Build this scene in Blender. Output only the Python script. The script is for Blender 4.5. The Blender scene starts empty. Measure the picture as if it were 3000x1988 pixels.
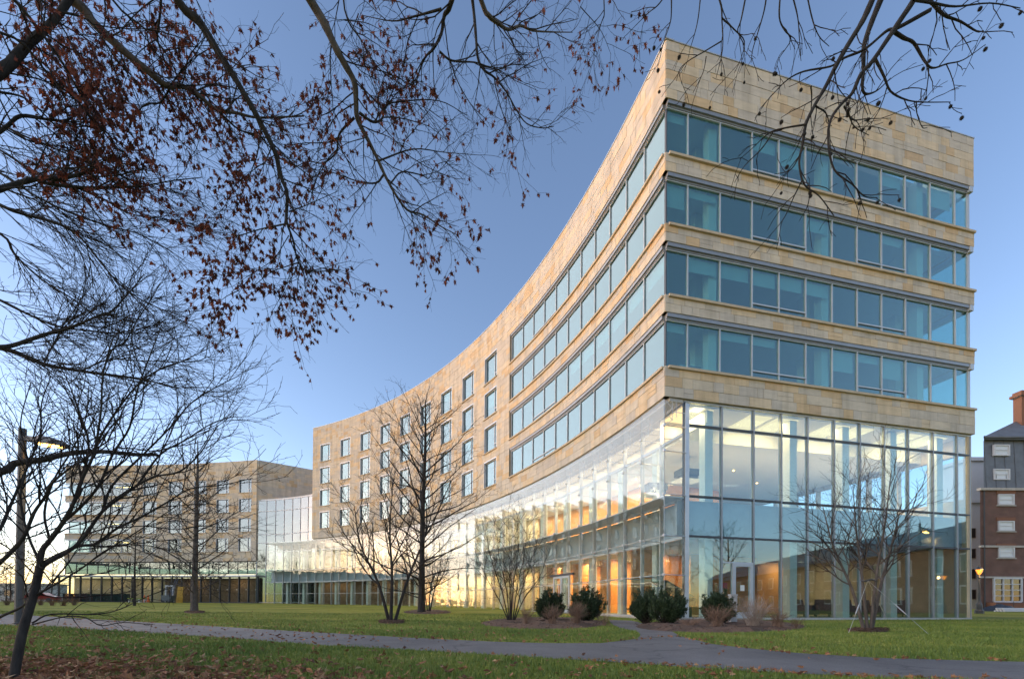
import bpy, math, random
import numpy as np
from mathutils import Matrix, Vector

SC = bpy.context.scene
COL = SC.collection
rnd = random.Random(11)

# ------------------------------------------------------------------ camera
EYE = 0.65                                   # the photographer crouched: eye height over the lawn
FPX, Y0, PITCH, ROLL = 1278.8, 1754.5, 0.0113, 0.0069
cam_d = bpy.data.cameras.new('camera')
cam = bpy.data.objects.new('camera', cam_d)
COL.objects.link(cam)
_f = Vector((0, math.cos(PITCH), math.sin(PITCH)))
_u = Vector((0, -math.sin(PITCH), math.cos(PITCH)))
_r = Vector((1, 0, 0))
_cr, _sr = math.cos(ROLL), math.sin(ROLL)
_R = _r * _cr + _u * _sr
_U = _u * _cr - _r * _sr
cam.matrix_world = Matrix(((_R.x, _U.x, -_f.x, 0), (_R.y, _U.y, -_f.y, 0), (_R.z, _U.z, -_f.z, EYE), (0, 0, 0, 1)))
cam_d.sensor_width = 36
cam_d.lens = 36 * FPX / 3000
cam_d.shift_y = (Y0 - 994) / 3000
cam_d.clip_start = 0.05
cam_d.clip_end = 3000
SC.camera = cam

# ------------------------------------------------------------------ sky, sun, exposure
SUN_AZ = Vector((-0.98, 0.05))              # where the sun went down (over the trees west of the lawn)
SUN_EL = 4.0
w = bpy.data.worlds.new('World')
SC.world = w
w.use_nodes = True
nt = w.node_tree
bg = nt.nodes['Background']
sky = nt.nodes.new('ShaderNodeTexSky')
sky.sky_type = 'NISHITA'
sky.sun_disc = False
sky.sun_elevation = math.radians(SUN_EL)
sky.sun_rotation = math.atan2(SUN_AZ.x, SUN_AZ.y)
sky.air_density = 0.85
sky.dust_density = 0.3
sky.ozone_density = 2.1
wb = nt.nodes.new('ShaderNodeMix')              # the photograph's white balance
wb.data_type = 'RGBA'
wb.blend_type = 'MULTIPLY'
wb.inputs[0].default_value = 1
wb.inputs[7].default_value = (1.27, 1.0, 1.0, 1)
nt.links.new(sky.outputs[0], wb.inputs[6])
nt.links.new(wb.outputs[2], bg.inputs[0])
bg.inputs[1].default_value = 0.15
sun_d = bpy.data.lights.new('sun', 'SUN')
sun_d.energy = 0.9
sun_d.angle = math.radians(130)
sun_d.color = (1.0, 0.91, 0.80)
sun = bpy.data.objects.new('sun', sun_d)
COL.objects.link(sun)
sun.rotation_euler = Vector((SUN_AZ.x, SUN_AZ.y, 0.16)).normalized().to_track_quat('Z', 'Y').to_euler()
SC.view_settings.view_transform = 'Standard'
SC.view_settings.look = 'None'
SC.view_settings.exposure = 2.0
SC.view_settings.gamma = 1
SC.view_settings.use_curve_mapping = False
SC.render.engine = 'CYCLES'
SC.cycles.use_denoising = True
SC.cycles.transparent_max_bounces = 40
SC.cycles.max_bounces = 8
SC.cycles.glossy_bounces = 4
SC.cycles.diffuse_bounces = 3
SC.cycles.sample_clamp_indirect = 6


# ------------------------------------------------------------------ helpers
def ground(x, y):
    """the lawn rises very gently away from the camera"""
    t = min(max(0.0, y - 22.0), 50.0)
    return 0.0112 * t


def ray(px, py):
    a = (px - 1500) / FPX
    b = (Y0 - py) / FPX
    return _R * a + _U * b + _f


def at_depth(px, py, y):
    r = ray(px, py)
    k = y / r.y
    return Vector((r.x * k, r.y * k, EYE + r.z * k))


def on_ground(px, py):
    r = ray(px, py)
    g = 0.0
    for _ in range(60):
        k = (g - EYE) / min(r.z, -1e-4)
        k = min(k, 200)
        g = 0.5 * g + 0.5 * ground(r.x * k, r.y * k)
    return Vector((r.x * k, r.y * k, g))


def tag(o, label=None, cat=None, group=None, kind=None):
    if label: o['label'] = label
    if cat: o['category'] = cat
    if group: o['group'] = group
    if kind: o['kind'] = kind
    return o


def link(name, data, parent=None, **k):
    o = bpy.data.objects.new(name, data)
    COL.objects.link(o)
    if parent is not None:
        o.parent = parent
    return tag(o, **k) if k else o


def thing(name, label, cat, loc=(0, 0, 0), rz=0.0, group=None):
    o = bpy.data.objects.new(name, None)
    COL.objects.link(o)
    o.empty_display_size = 0.2
    o.location = loc
    o.rotation_euler = (0, 0, rz)
    return tag(o, label, cat, group)


def copy_tree(o, parent=None):
    c = o.copy()
    COL.objects.link(c)
    c.parent = parent
    for ch in list(o.children):
        copy_tree(ch, c)
    return c


class MB:
    """collects faces, then links them as ONE mesh object"""

    def __init__(self):
        self.v, self.f, self.t = [], [], []
        self.smooth = False

    def quad(self, *p, tint=0.5):
        n = len(self.v)
        self.v += [tuple(q) for q in p]
        self.f.append(tuple(range(n, n + len(p))))
        self.t += [tint] * len(p)

    def hexa(self, p, tint=0.5, skip=()):
        """p: 8 points, bottom ring 0..3 and top ring 4..7"""
        n = len(self.v)
        a, b, c = Vector(p[1]) - Vector(p[0]), Vector(p[3]) - Vector(p[0]), Vector(p[4]) - Vector(p[0])
        flip = a.cross(b).dot(c) < 0
        self.v += [tuple(q) for q in p]
        self.t += [tint] * 8
        fs = ((0, 3, 2, 1), (4, 5, 6, 7), (0, 1, 5, 4), (1, 2, 6, 5), (2, 3, 7, 6), (3, 0, 4, 7))
        for i, q in enumerate(fs):
            if i in skip: continue
            q = tuple(n + k for k in q)
            self.f.append(q[::-1] if flip else q)

    def box(self, c, s, tint=0.5, rz=0.0):
        x, y, z = c
        a, b, h = s[0] / 2, s[1] / 2, s[2] / 2
        ca, sa = math.cos(rz), math.sin(rz)
        P = []
        for dz in (-h, h):
            for dx, dy in ((-a, -b), (a, -b), (a, b), (-a, b)):
                P.append((x + dx * ca - dy * sa, y + dx * sa + dy * ca, z + dz))
        self.hexa(P, tint)

    def block(self, fm, u0, u1, o0, o1, z0, z1, tint=0.5, du=None, skip=()):
        """block in wall coordinates: u along the wall, o into the building, z up"""
        k = 1 if du is None else max(1, int(abs(u1 - u0) / du + 0.5))
        for i in range(k):
            a = u0 + (u1 - u0) * i / k
            b = u0 + (u1 - u0) * (i + 1) / k
            self.hexa([fm(a, o0, z0), fm(b, o0, z0), fm(b, o1, z0), fm(a, o1, z0),
                       fm(a, o0, z1), fm(b, o0, z1), fm(b, o1, z1), fm(a, o1, z1)], tint, skip)

    def tube(self, pts, rad, sides=6, tint=0.5, cap=False):
        n0 = len(self.v)
        m = len(pts)
        t = pts[1] - pts[0]
        u = t.orthogonal().normalized()
        cs = _RING[sides]
        V, T = self.v, self.t
        for i in range(m):
            if i == 0: t = pts[1] - pts[0]
            elif i == m - 1: t = pts[m - 1] - pts[m - 2]
            else: t = pts[i + 1] - pts[i - 1]
            if t.length_squared < 1e-12: t = Vector((0, 0, 1))
            t = t.normalized()
            u = u - t * u.dot(t)
            if u.length_squared < 1e-8: u = t.orthogonal()
            u.normalize()
            w_ = t.cross(u)
            r = rad[i] if hasattr(rad, '__len__') else rad
            p = pts[i]
            for c, s in cs:
                V.append((p.x + r * (u.x * c + w_.x * s), p.y + r * (u.y * c + w_.y * s), p.z + r * (u.z * c + w_.z * s)))
        T += [tint] * (m * sides)
        F = self.f
        for i in range(m - 1):
            a = n0 + i * sides
            for k in range(sides):
                k2 = (k + 1) % sides
                F.append((a + k, a + k2, a + sides + k2, a + sides + k))
        if cap:
            F.append(tuple(range(n0 + sides - 1, n0 - 1, -1)))
            F.append(tuple(range(n0 + (m - 1) * sides, n0 + m * sides)))

    def lathe(self, c, prof, sides=16, tint=0.5):
        c = Vector(c)
        n0 = len(self.v)
        for r, z in prof:
            for k in range(sides):
                a = 2 * math.pi * k / sides
                self.v.append((c.x + r * math.cos(a), c.y + r * math.sin(a), c.z + z))
        self.t += [tint] * (len(prof) * sides)
        for i in range(len(prof) - 1):
            for k in range(sides):
                k2 = (k + 1) % sides
                a = n0 + i * sides
                self.f.append((a + k, a + k2, a + sides + k2, a + sides + k))
        self.f.append(tuple(range(n0 + sides - 1, n0 - 1, -1)))
        self.f.append(tuple(range(n0 + (len(prof) - 1) * sides, n0 + len(prof) * sides)))

    def mesh(self, name, mat, smooth=False):
        me = bpy.data.meshes.new(name)
        me.from_pydata(self.v, [], self.f)
        if len(self.t) == len(self.v):
            at = me.attributes.new('tint', 'FLOAT', 'POINT')
            at.data.foreach_set('value', np.array(self.t, dtype=np.float32))
        if mat is not None: me.materials.append(mat)
        if smooth:
            me.polygons.foreach_set('use_smooth', np.ones(len(me.polygons), dtype=bool))
        me.update()
        return me

    def build(self, name, mat, parent=None, smooth=False, **k):
        return link(name, self.mesh(name, mat, smooth), parent, **k)


_RING = {s: [(math.cos(2 * math.pi * k / s), math.sin(2 * math.pi * k / s)) for k in range(s)] for s in (3, 4, 5, 6, 7, 8, 10, 12, 16)}


# ------------------------------------------------------------------ materials
def newmat(name):
    m = bpy.data.materials.new(name)
    m.use_nodes = True
    t = m.node_tree
    return m, t, t.nodes['Principled BSDF'], t.nodes['Material Output']


def N(t, typ, **k):
    n = t.nodes.new(typ)
    for a, b in k.items():
        if a == 'ins':
            for i, v in b.items(): n.inputs[i].default_value = v
        else: setattr(n, a, b)
    return n


def ramp(t, stops, interp='LINEAR'):
    n = t.nodes.new('ShaderNodeValToRGB')
    n.color_ramp.interpolation = interp
    e = n.color_ramp.elements
    while len(e) > 1: e.remove(e[0])
    e[0].position, e[0].color = stops[0][0], (*stops[0][1], 1)
    for p, c in stops[1:]:
        x = e.new(p)
        x.color = (*c, 1)
    return n


def mix(t, a, b, fac, mode='MIX'):
    n = t.nodes.new('ShaderNodeMix')
    n.data_type = 'RGBA'
    n.blend_type = mode
    for i, v in ((0, fac), (6, a), (7, b)):
        if hasattr(v, 'is_linked'): t.links.new(v, n.inputs[i])
        else: n.inputs[i].default_value = v if i == 0 else (*v, 1)
    return n.outputs[2]


def noise(t, vec, scale, detail=4, rough=0.6, mapscale=None):
    n = N(t, 'ShaderNodeTexNoise', ins={'Scale': scale, 'Detail': detail, 'Roughness': rough})
    if mapscale:
        mp = N(t, 'ShaderNodeMapping')
        mp.inputs['Scale'].default_value = mapscale
        t.links.new(vec, mp.inputs[0])
        vec = mp.outputs[0]
    t.links.new(vec, n.inputs['Vector'])
    return n.outputs['Fac']


def bump(t, bsdf, h, strength, dist=0.02):
    b = N(t, 'ShaderNodeBump', ins={'Strength': strength, 'Distance': dist})
    t.links.new(h, b.inputs['Height'])
    t.links.new(b.outputs[0], bsdf.inputs['Normal'])


def plain(name, col, rough=0.6, metal=0.0, var=0.15, scale=3.0, emit=None, es=0.0):
    m, t, b, o = newmat(name)
    g = N(t, 'ShaderNodeNewGeometry')
    f = noise(t, g.outputs['Position'], scale, 5)
    c = tuple(max(0, x * (1 - var)) for x in col)
    d = tuple(min(1, x * (1 + var)) for x in col)
    r = ramp(t, [(0.3, c), (0.7, d)])
    t.links.new(f, r.inputs[0])
    t.links.new(r.outputs[0], b.inputs['Base Color'])
    b.inputs['Roughness'].default_value = rough
    b.inputs['Metallic'].default_value = metal
    if emit:
        b.inputs['Emission Color'].default_value = (*emit, 1)
        b.inputs['Emission Strength'].default_value = es
    return m


def tinted(name, stops, rough=0.8, nscale=4.0, nmap=None, namt=0.25, bstr=0.0, bscale=30):
    """colour picked per piece by its 'tint', with grain"""
    m, t, b, o = newmat(name)
    a = N(t, 'ShaderNodeAttribute', attribute_name='tint')
    r = ramp(t, stops)
    t.links.new(a.outputs['Fac'], r.inputs[0])
    g = N(t, 'ShaderNodeNewGeometry')
    f = noise(t, g.outputs['Position'], nscale, 6, 0.65, nmap)
    rr = ramp(t, [(0.25, (1 - namt,) * 3), (0.75, (1 + namt,) * 3)])
    t.links.new(f, rr.inputs[0])
    c = mix(t, r.outputs[0], rr.outputs[0], 1.0, 'MULTIPLY')
    t.links.new(c, b.inputs['Base Color'])
    b.inputs['Roughness'].default_value = rough
    if bstr:
        h = noise(t, g.outputs['Position'], bscale, 4)
        bump(t, b, h, bstr, 0.01)
    return m


def glass(name, tint, r0, wave=0.0, wscale=0.7, refl=(1, 1, 1), dirt=0.0):
    """thin architectural glass: mirror reflection by angle over a tinted view through"""
    m = bpy.data.materials.new(name)
    m.use_nodes = True
    t = m.node_tree
    t.nodes.clear()
    out = N(t, 'ShaderNodeOutputMaterial')
    lw = N(t, 'ShaderNodeLayerWeight', ins={'Blend': 0.5})
    pw = N(t, 'ShaderNodeMath', operation='POWER', ins={1: 4.0})
    t.links.new(lw.outputs['Facing'], pw.inputs[0])
    ma = N(t, 'ShaderNodeMath', operation='MULTIPLY_ADD', ins={1: 1 - r0, 2: r0})
    t.links.new(pw.outputs[0], ma.inputs[0])
    tr = N(t, 'ShaderNodeBsdfTransparent')
    tr.inputs[0].default_value = (*tint, 1)
    gl = N(t, 'ShaderNodeBsdfGlossy', ins={'Roughness': 0.0})
    gl.inputs[0].default_value = (*refl, 1)
    wn = N(t, 'ShaderNodeTexWhiteNoise', noise_dimensions='1D')      # no two panes sit quite in one plane
    oi0 = N(t, 'ShaderNodeObjectInfo')
    t.links.new(oi0.outputs['Random'], wn.inputs['W'])
    sub = N(t, 'ShaderNodeVectorMath', operation='MULTIPLY_ADD')
    sub.inputs[1].default_value = (0.014, 0.014, 0.010)
    sub.inputs[2].default_value = (-0.007, -0.007, -0.005)
    t.links.new(wn.outputs['Color'], sub.inputs[0])
    g0 = N(t, 'ShaderNodeNewGeometry')
    nn_ = N(t, 'ShaderNodeVectorMath', operation='ADD')
    t.links.new(g0.outputs['Normal'], nn_.inputs[0])
    t.links.new(sub.outputs[0], nn_.inputs[1])
    nz = N(t, 'ShaderNodeVectorMath', operation='NORMALIZE')
    t.links.new(nn_.outputs[0], nz.inputs[0])
    t.links.new(nz.outputs[0], gl.inputs['Normal'])
    if wave:
        g = N(t, 'ShaderNodeNewGeometry')
        oi = N(t, 'ShaderNodeObjectInfo')
        ad = N(t, 'ShaderNodeVectorMath', operation='ADD')
        mu = N(t, 'ShaderNodeMath', operation='MULTIPLY', ins={1: 50.0})
        t.links.new(oi.outputs['Random'], mu.inputs[0])
        t.links.new(g.outputs['Position'], ad.inputs[0])
        t.links.new(mu.outputs[0], ad.inputs[1])
        h = noise(t, ad.outputs[0], wscale, 1, 0.4)
        b = N(t, 'ShaderNodeBump', ins={'Strength': 1.0, 'Distance': wave})
        t.links.new(h, b.inputs['Height'])
        t.links.new(nz.outputs[0], b.inputs['Normal'])
        t.links.new(b.outputs[0], gl.inputs['Normal'])
    mx = N(t, 'ShaderNodeMixShader')
    t.links.new(ma.outputs[0], mx.inputs[0])
    t.links.new(tr.outputs[0], mx.inputs[1])
    t.links.new(gl.outputs[0], mx.inputs[2])
    t.links.new(mx.outputs[0], out.inputs[0])
    return m


def emitter(name, col, s):
    m = bpy.data.materials.new(name)
    m.use_nodes = True
    t = m.node_tree
    t.nodes.clear()
    e = N(t, 'ShaderNodeEmission')
    e.inputs[0].default_value = (*col, 1)
    e.inputs[1].default_value = s
    o = N(t, 'ShaderNodeOutputMaterial')
    t.links.new(e.outputs[0], o.inputs[0])
    return m


STONE = tinted('sandstone', [(0.0, (0.51, 0.45, 0.38)), (0.3, (0.57, 0.495, 0.40)), (0.5, (0.61, 0.515, 0.39)),
                             (0.68, (0.64, 0.50, 0.335)), (0.85, (0.61, 0.44, 0.26)), (1.0, (0.50, 0.36, 0.23))],
               0.85, 1.3, (1, 1, 4), 0.14, 0.08, 40)
_t = STONE.node_tree                                   # faint run-down streaks of weathering
_b = _t.nodes['Principled BSDF']
_src = _b.inputs['Base Color'].links[0].from_socket
_g = _t.nodes.new('ShaderNodeNewGeometry')
_n = noise(_t, _g.outputs['Position'], 1.0, 4, 0.6, (2.2, 2.2, 0.22))
_r = ramp(_t, [(0.30, (0.80, 0.79, 0.77)), (0.55, (1.0, 1.0, 1.0)), (0.80, (1.05, 1.05, 1.05))])
_t.links.new(_n, _r.inputs[0])
_t.links.new(mix(_t, _src, _r.outputs[0], 1.0, 'MULTIPLY'), _b.inputs['Base Color'])
MORTAR = plain('mortar', (0.38, 0.32, 0.25), 0.95)
LEDGE = plain('ledge_stone', (0.50, 0.40, 0.28), 0.8, var=0.1)
METAL = plain('light_metal', (0.50, 0.52, 0.55), 0.4, 0.5, 0.06)
DMETAL = plain('dark_metal', (0.05, 0.055, 0.065), 0.5, 0.0, 0.1)
GMETAL = plain('grey_metal', (0.27, 0.28, 0.30), 0.45, 0.4, 0.08)
FRAME = plain('window_frame', (0.46, 0.49, 0.53), 0.45, 0.2, 0.05)
G_RIGHT = glass('teal_glass', (0.62, 0.82, 0.82), 0.11, 0.004, 0.5, (0.92, 1.0, 0.96))
G_LEFT = glass('blue_glass', (0.52, 0.72, 0.75), 0.17, 0.005, 0.5, (0.92, 1.0, 0.97))
G_BASE = glass('base_glass', (0.78, 0.89, 0.89), 0.11, 0.002, 0.8, (0.85, 0.95, 1.0))
G_SKIN = glass('screen_glass', (0.93, 0.96, 0.95), 0.045, 0.004, 0.9)
G_FAR = glass('far_glass', (0.40, 0.50, 0.50), 0.17, 0.006, 0.8)
G_INNER = glass('inner_glass', (0.92, 0.96, 0.95), 0.02, 0.002, 0.8)
WHITE = plain('white_paint', (0.75, 0.75, 0.72), 0.6, var=0.04)
CEIL = plain('ceiling_paint', (0.72, 0.70, 0.68), 0.8, var=0.03)
ROOMWALL = plain('room_wall', (0.30, 0.36, 0.40), 0.8, var=0.08)
BLIND = plain('blind_fabric', (0.50, 0.58, 0.60), 0.9, var=0.04)
FLOORM = plain('floor_stone', (0.35, 0.31, 0.27), 0.5, var=0.1)
CWMETAL = plain('curtain_wall_metal', (0.27, 0.29, 0.32), 0.4, 0.3, 0.06)
COVE2 = emitter('gallery_cove_glow', (1.0, 0.74, 0.42), 0.15)
ORANGE = plain('orange_wood', (0.62, 0.27, 0.08), 0.5, var=0.12, scale=1.5)
CREAM = plain('cream_wall', (0.72, 0.60, 0.42), 0.7, var=0.06)
SLATWOOD = plain('slat_wood', (0.34, 0.22, 0.14), 0.6, var=0.25, scale=2)
CONC = plain('concrete', (0.42, 0.41, 0.40), 0.85, var=0.12)
COVE = emitter('cove_glow', (1.0, 0.68, 0.32), 0.40)
LAMPGLOW = emitter('lamp_glow', (1.0, 0.48, 0.10), 6.0)
LANTGLOW = emitter('lantern_glow', (1.0, 0.27, 0.025), 0.8)

# ------------------------------------------------------------------ the curved building
A = Vector((6.7163, 19.2807))                 # the sharp corner nearest the camera
TH = 0.2211
D2 = Vector((math.cos(TH), math.sin(TH)))     # along the short facade
N2 = Vector((D2.y, -D2.x))                    # out of it
LEN = 18.56
CC = Vector((-58.2071, 2.9066))               # centre of the concave long facade
RAD = (A - CC).length
A0 = math.atan2(A.y - CC.y, A.x - CC.x)
TEND, TLOW = 0.874, 1.0173


def LW(t, o, z):                              # long facade: angle t, depth o into the building
    r = RAD + o
    return (CC.x + r * math.cos(A0 + t), CC.y + r * math.sin(A0 + t), z)


def RW(s, o, z):                              # short facade
    return (A.x + D2.x * s - N2.x * o, A.y + D2.y * s - N2.y * o, z)


BASEZ, TOPZ = 9.94, 26.0
WB = [11.31, 14.51, 17.71, 20.91]
WT = [13.73, 16.92, 20.09, 23.38]
RIB0, RIB1 = 0.0, 0.2800                      # glazed ribbons next to the corner
WINS = [(0.3131 + 0.0634 * i, 0.3463 + 0.0631 * i) for i in range(9)]


def zones(nb=3, nw=5, ns=2, nt_=6, base=BASEZ, wb=WB, wt=WT, top=TOPZ):
    z = []
    def add(a, b, n, win):
        for i in range(n): z.append((a + (b - a) * i / n, a + (b - a) * (i + 1) / n, win))
    add(base, wb[0], nb, -1)
    for i in range(4):
        add(wb[i], wt[i], nw, i)
        add(wt[i], wb[i + 1] if i < 3 else top, ns if i < 3 else nt_, -1)
    return z


def free(u0, u1, blocks):
    out, u = [], u0
    for a, b in sorted(blocks):
        if a > u: out.append((u, min(a, u1)))
        u = max(u, b)
    if u < u1: out.append((u, u1))
    return [(a, b) for a, b in out if b - a > 1e-4]


_P = Vector((0, 0, EYE))


def shown(fm, u0, u1, z0, z1):
    """how large a piece shows from the lawn"""
    pts = []
    for u, z in ((u0, z0), (u1, z0), (u1, z1), (u0, z1)):
        v = Vector(fm(u, 0, z)) - _P
        d = max(v.dot(_f), 0.1)
        pts.append((v.dot(_R) / d, v.dot(_U) / d))
    a = 0
    for i in range(4):
        x0, y0 = pts[i]
        x1, y1 = pts[(i + 1) % 4]
        a += x0 * y1 - x1 * y0
    return abs(a)


def cladding(stones, fm, unit, u0, u1, zs, blocks, rg, wmin=0.35, wmax=1.55, gap=0.013, back=0.05):
    """courses of stone slabs of uneven length, each proud of its joints"""
    for z0, z1, win in zs:
        for a, b in free(u0, u1, blocks if win >= 0 else []):
            u = a
            while u < b - 1e-5:
                L = rg.choice((rg.uniform(wmin, 0.7), rg.uniform(0.5, 1.0), rg.uniform(0.7, wmax))) / unit
                e = u + L
                if b - e < wmin / unit: e = b
                g = gap / unit / 2
                o = rg.uniform(-0.007, 0.007)
                two = rg.random() < 0.10 and z1 - z0 > 0.3
                tint = min(1, max(0, rg.betavariate(1.3, 2.6) if rg.random() > 0.18 else rg.uniform(0.58, 0.95)))
                cuts = [(z0, (z0 + z1) / 2), ((z0 + z1) / 2, z1)] if two else [(z0, z1)]
                for za, zb in cuts:
                    tt = min(1, max(0, tint + rg.uniform(-0.05, 0.05)))
                    stones.append((fm, u + g, e - g, o, back, za + gap / 2, zb - gap / 2, tt))
                u = e


def emit_stones(stones, parent, n_single, name='stone_panel', du=None):
    stones.sort(key=lambda s: -shown(s[0], s[1], s[2], s[5], s[6]))
    rest = MB()
    for i, (fm, u0, u1, o0, o1, z0, z1, tt) in enumerate(stones):
        skip = (4,)                           # the hidden back
        if i < n_single:
            m = MB()
            m.block(fm, u0, u1, o0, o1, z0, z1, tt, None, skip)
            m.build(name, STONE, parent)
        else:
            rest.block(fm, u0, u1, o0, o1, z0, z1, tt, None, skip)
    if rest.f:
        rest.build('stone_cladding', STONE, parent, kind='stuff')


bld = thing('curved_building', 'tall sandstone academic building with a sharp glazed corner and concave facade beside the path',
            'building', (A.x, A.y, 0))
inv = Matrix.Translation((-A.x, -A.y, 0))
bparts_before = set(bpy.data.objects)


# ---- stone skin
stones = []
rg = random.Random(5)
zl = zones()
cladding(stones, LW, RAD, 0.0004, TEND, zl, [(RIB0 - 1, RIB1)] + WINS, rg)
cladding(stones, RW, 1.0, 0.02, LEN, [z for z in zones() if z[2] < 0], [], rg)
emit_stones(stones, bld, 300)

m = MB()                                      # the wall the slabs hang on, seen in the joints
for z0, z1, win in [(BASEZ, WB[0], -1)] + [(WB[i], WT[i], i) for i in range(4)] + [(WT[i], WB[i + 1] if i < 3 else TOPZ, -1) for i in range(4)]:
    for a, b in free(0.0006, TEND, ([(RIB0 - 1, RIB1)] + WINS) if win >= 0 else []):
        m.block(LW, a, b, 0.02, 0.28, z0 + 0.004, z1 - 0.004, du=0.03)
    if win < 0:
        m.block(RW, 0.03, LEN - 0.01, 0.02, 0.28, z0 + 0.004, z1 - 0.004)
m.build('backing_wall', MORTAR, bld)

m = MB()                                      # rear and end walls
BV = Vector(RW(LEN, 0, 0)[:2]) - CC
RB = BV.length
TB = math.atan2(BV.y, BV.x) - A0
for z0, z1, win in [(0, WB[0], -1)] + [(WB[i], WT[i], i) for i in range(4)] + [(WT[i], WB[i + 1] if i < 3 else TOPZ, -1) for i in range(4)]:
    if z0 == 0:
        m.block(LW, TB + 0.16, TEND, RB - RAD - 0.3, RB - RAD, 0, z1, du=0.04)
        for za, zb in ((0, 6.5), (8.95, z1)):
            m.block(LW, TB + 0.002, TB + 0.16, RB - RAD - 0.3, RB - RAD, za, zb, du=0.04)
        for k in range(9):
            m.block(LW, TB + 0.002 + k * 0.0197, TB + 0.004 + k * 0.0197, RB - RAD - 0.3, RB - RAD, 6.5, 8.95)
    else:
        m.block(LW, TB + (0.002 if win < 0 else 0.16), TEND, RB - RAD - 0.3, RB - RAD, z0, z1, du=0.04)
m.block(lambda u, o, z: LW(TEND - o / RAD, u, z), 0.05, RB - RAD, 0.0, 0.3, BASEZ - 0.02, TOPZ - 0.01)
m.build('rear_wall', LEDGE, bld)

m = MB()                                      # parapet coping
m.block(LW, -0.0008, TEND, -0.03, 0.4, TOPZ, TOPZ + 0.05, du=0.03)
m.block(RW, 0.40, LEN + 0.03, -0.03, 0.4, TOPZ + 0.002, TOPZ + 0.052)
m.build('coping', METAL, bld)


# ---- ribbons of glass
def strip_slab(mb, z0, z1, o=0.3, t1=TEND, back=0.4, n=36):
    """a floor or roof over the whole plan"""
    fr, bk = [], []
    for i in range(n + 1):
        fr.append((LW(0.004 + (t1 - 0.004) * i / n, o, 0)))
        bk.append((LW(TB + 0.012 + (t1 - TB - 0.012) * i / n, RB - RAD - back, 0)))
    for i in range(n):
        q = [fr[i], fr[i + 1], bk[i + 1], bk[i]]
        mb.hexa([(x, y, z0) for x, y, _ in q] + [(x, y, z1) for x, y, _ in q])


m = MB()
for z in (10.45, 13.75, 16.95, 20.15, 23.45):
    strip_slab(m, z, z + 0.32)
m.build('floor_slab', CEIL, bld)

SR = [0.17, 1.24, 2.93, 4.67, 6.18, 7.73, 9.31, 10.86, 12.42, 13.99, 15.68, 17.42, 18.42]
LR = [0.0044 + 0.0247 * i for i in range(12)]
LR[-1] = 0.2782


def ribbon(fm, us, unit, zb, zt, gmat, low, last_dark):
    zt2 = zt - 0.30
    f = MB()                                  # stepped metal head and frame
    f.block(fm, us[0] - 0.02 / unit, us[-1] + 0.05 / unit, 0.03, 0.30, zt - 0.17, zt - 0.004, du=1.6 / unit)
    f.block(fm, us[0] - 0.02 / unit, us[-1] + 0.05 / unit, 0.10, 0.30, zt2 + 0.05, zt - 0.175, du=1.6 / unit)
    par = f.build('ribbon_window', GMETAL, bld)
    h = MB()
    h.block(fm, us[0], us[-1], 0.13, 0.27, zt2, zt2 + 0.045, du=1.6 / unit)
    h.build('head_frame', FRAME, par)
    h = MB()
    h.block(fm, us[0], us[-1], 0.14, 0.27, zb, zb + 0.06, du=1.6 / unit)
    h.build('sill_frame', FRAME, par)
    s = MB()
    s.block(fm, us[0] - (0.0 if last_dark else 0.2) / unit, us[-1] + 0.14 / unit, -0.10, 0.14, zb - 0.11, zb - 0.002, du=1.6 / unit)
    s.build('sill', LEDGE, par)
    for i, u in enumerate(us):
        mu = MB()
        hw = 0.024 / unit
        mu.block(fm, u - hw, u + hw, 0.13 if i not in (0,) else 0.17, 0.25, zb + 0.06, zt2)
        mu.build('mullion', FRAME if i else DMETAL, par)
    for i in range(len(us) - 1):
        a, b = us[i] + 0.03 / unit, us[i + 1] - 0.03 / unit
        cuts = [zb + 0.06, zt2]
        if i in low:
            zc = zb + 0.42
            tr = MB()
            tr.block(fm, a, b, 0.14, 0.24, zc - 0.03, zc + 0.03)
            tr.build('transom', FRAME, par)
            p = MB(); p.block(fm, a, b, 0.19, 0.205, zb + 0.06, zc - 0.03); p.build('pane', gmat, par)
            cuts[0] = zc + 0.03
        p = MB(); p.block(fm, a, b, 0.19, 0.205, cuts[0], cuts[1]); p.build('pane', gmat, par)
    return par


for i in range(4):
    ribbon(RW, SR, 1.0, WB[i], WT[i], G_RIGHT, (3, 4, 7, 8), True)
    ribbon(LW, LR, RAD, WB[i], WT[i], G_LEFT, (7, 8), False)
    # returning glass at the far end of the short facade, and the rear ribbon behind it
    r = MB()
    rz0, rz1 = WB[i], WT[i] - 0.3
    REARF = lambda u, o, z: LW(TB + u, RB - RAD - o, z)
    for k in range(7):
        r.block(REARF, 0.002 + 0.02 * k + (0.0004), 0.002 + 0.02 * (k + 1) - 0.0004, 0.19, 0.205, rz0, rz1)
    rp = r.build('rear_glazing', G_RIGHT, bld)
    fr = MB()
    for k in range(8):
        fr.block(REARF, 0.002 + 0.02 * k - 0.0004, 0.002 + 0.02 * k + 0.0004, 0.16, 0.26, rz0, rz1)
    fr.block(REARF, 0.0, 0.142, 0.05, 0.3, rz1, WT[i] - 0.01)
    fr.build('frame', FRAME, rp)

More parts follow.
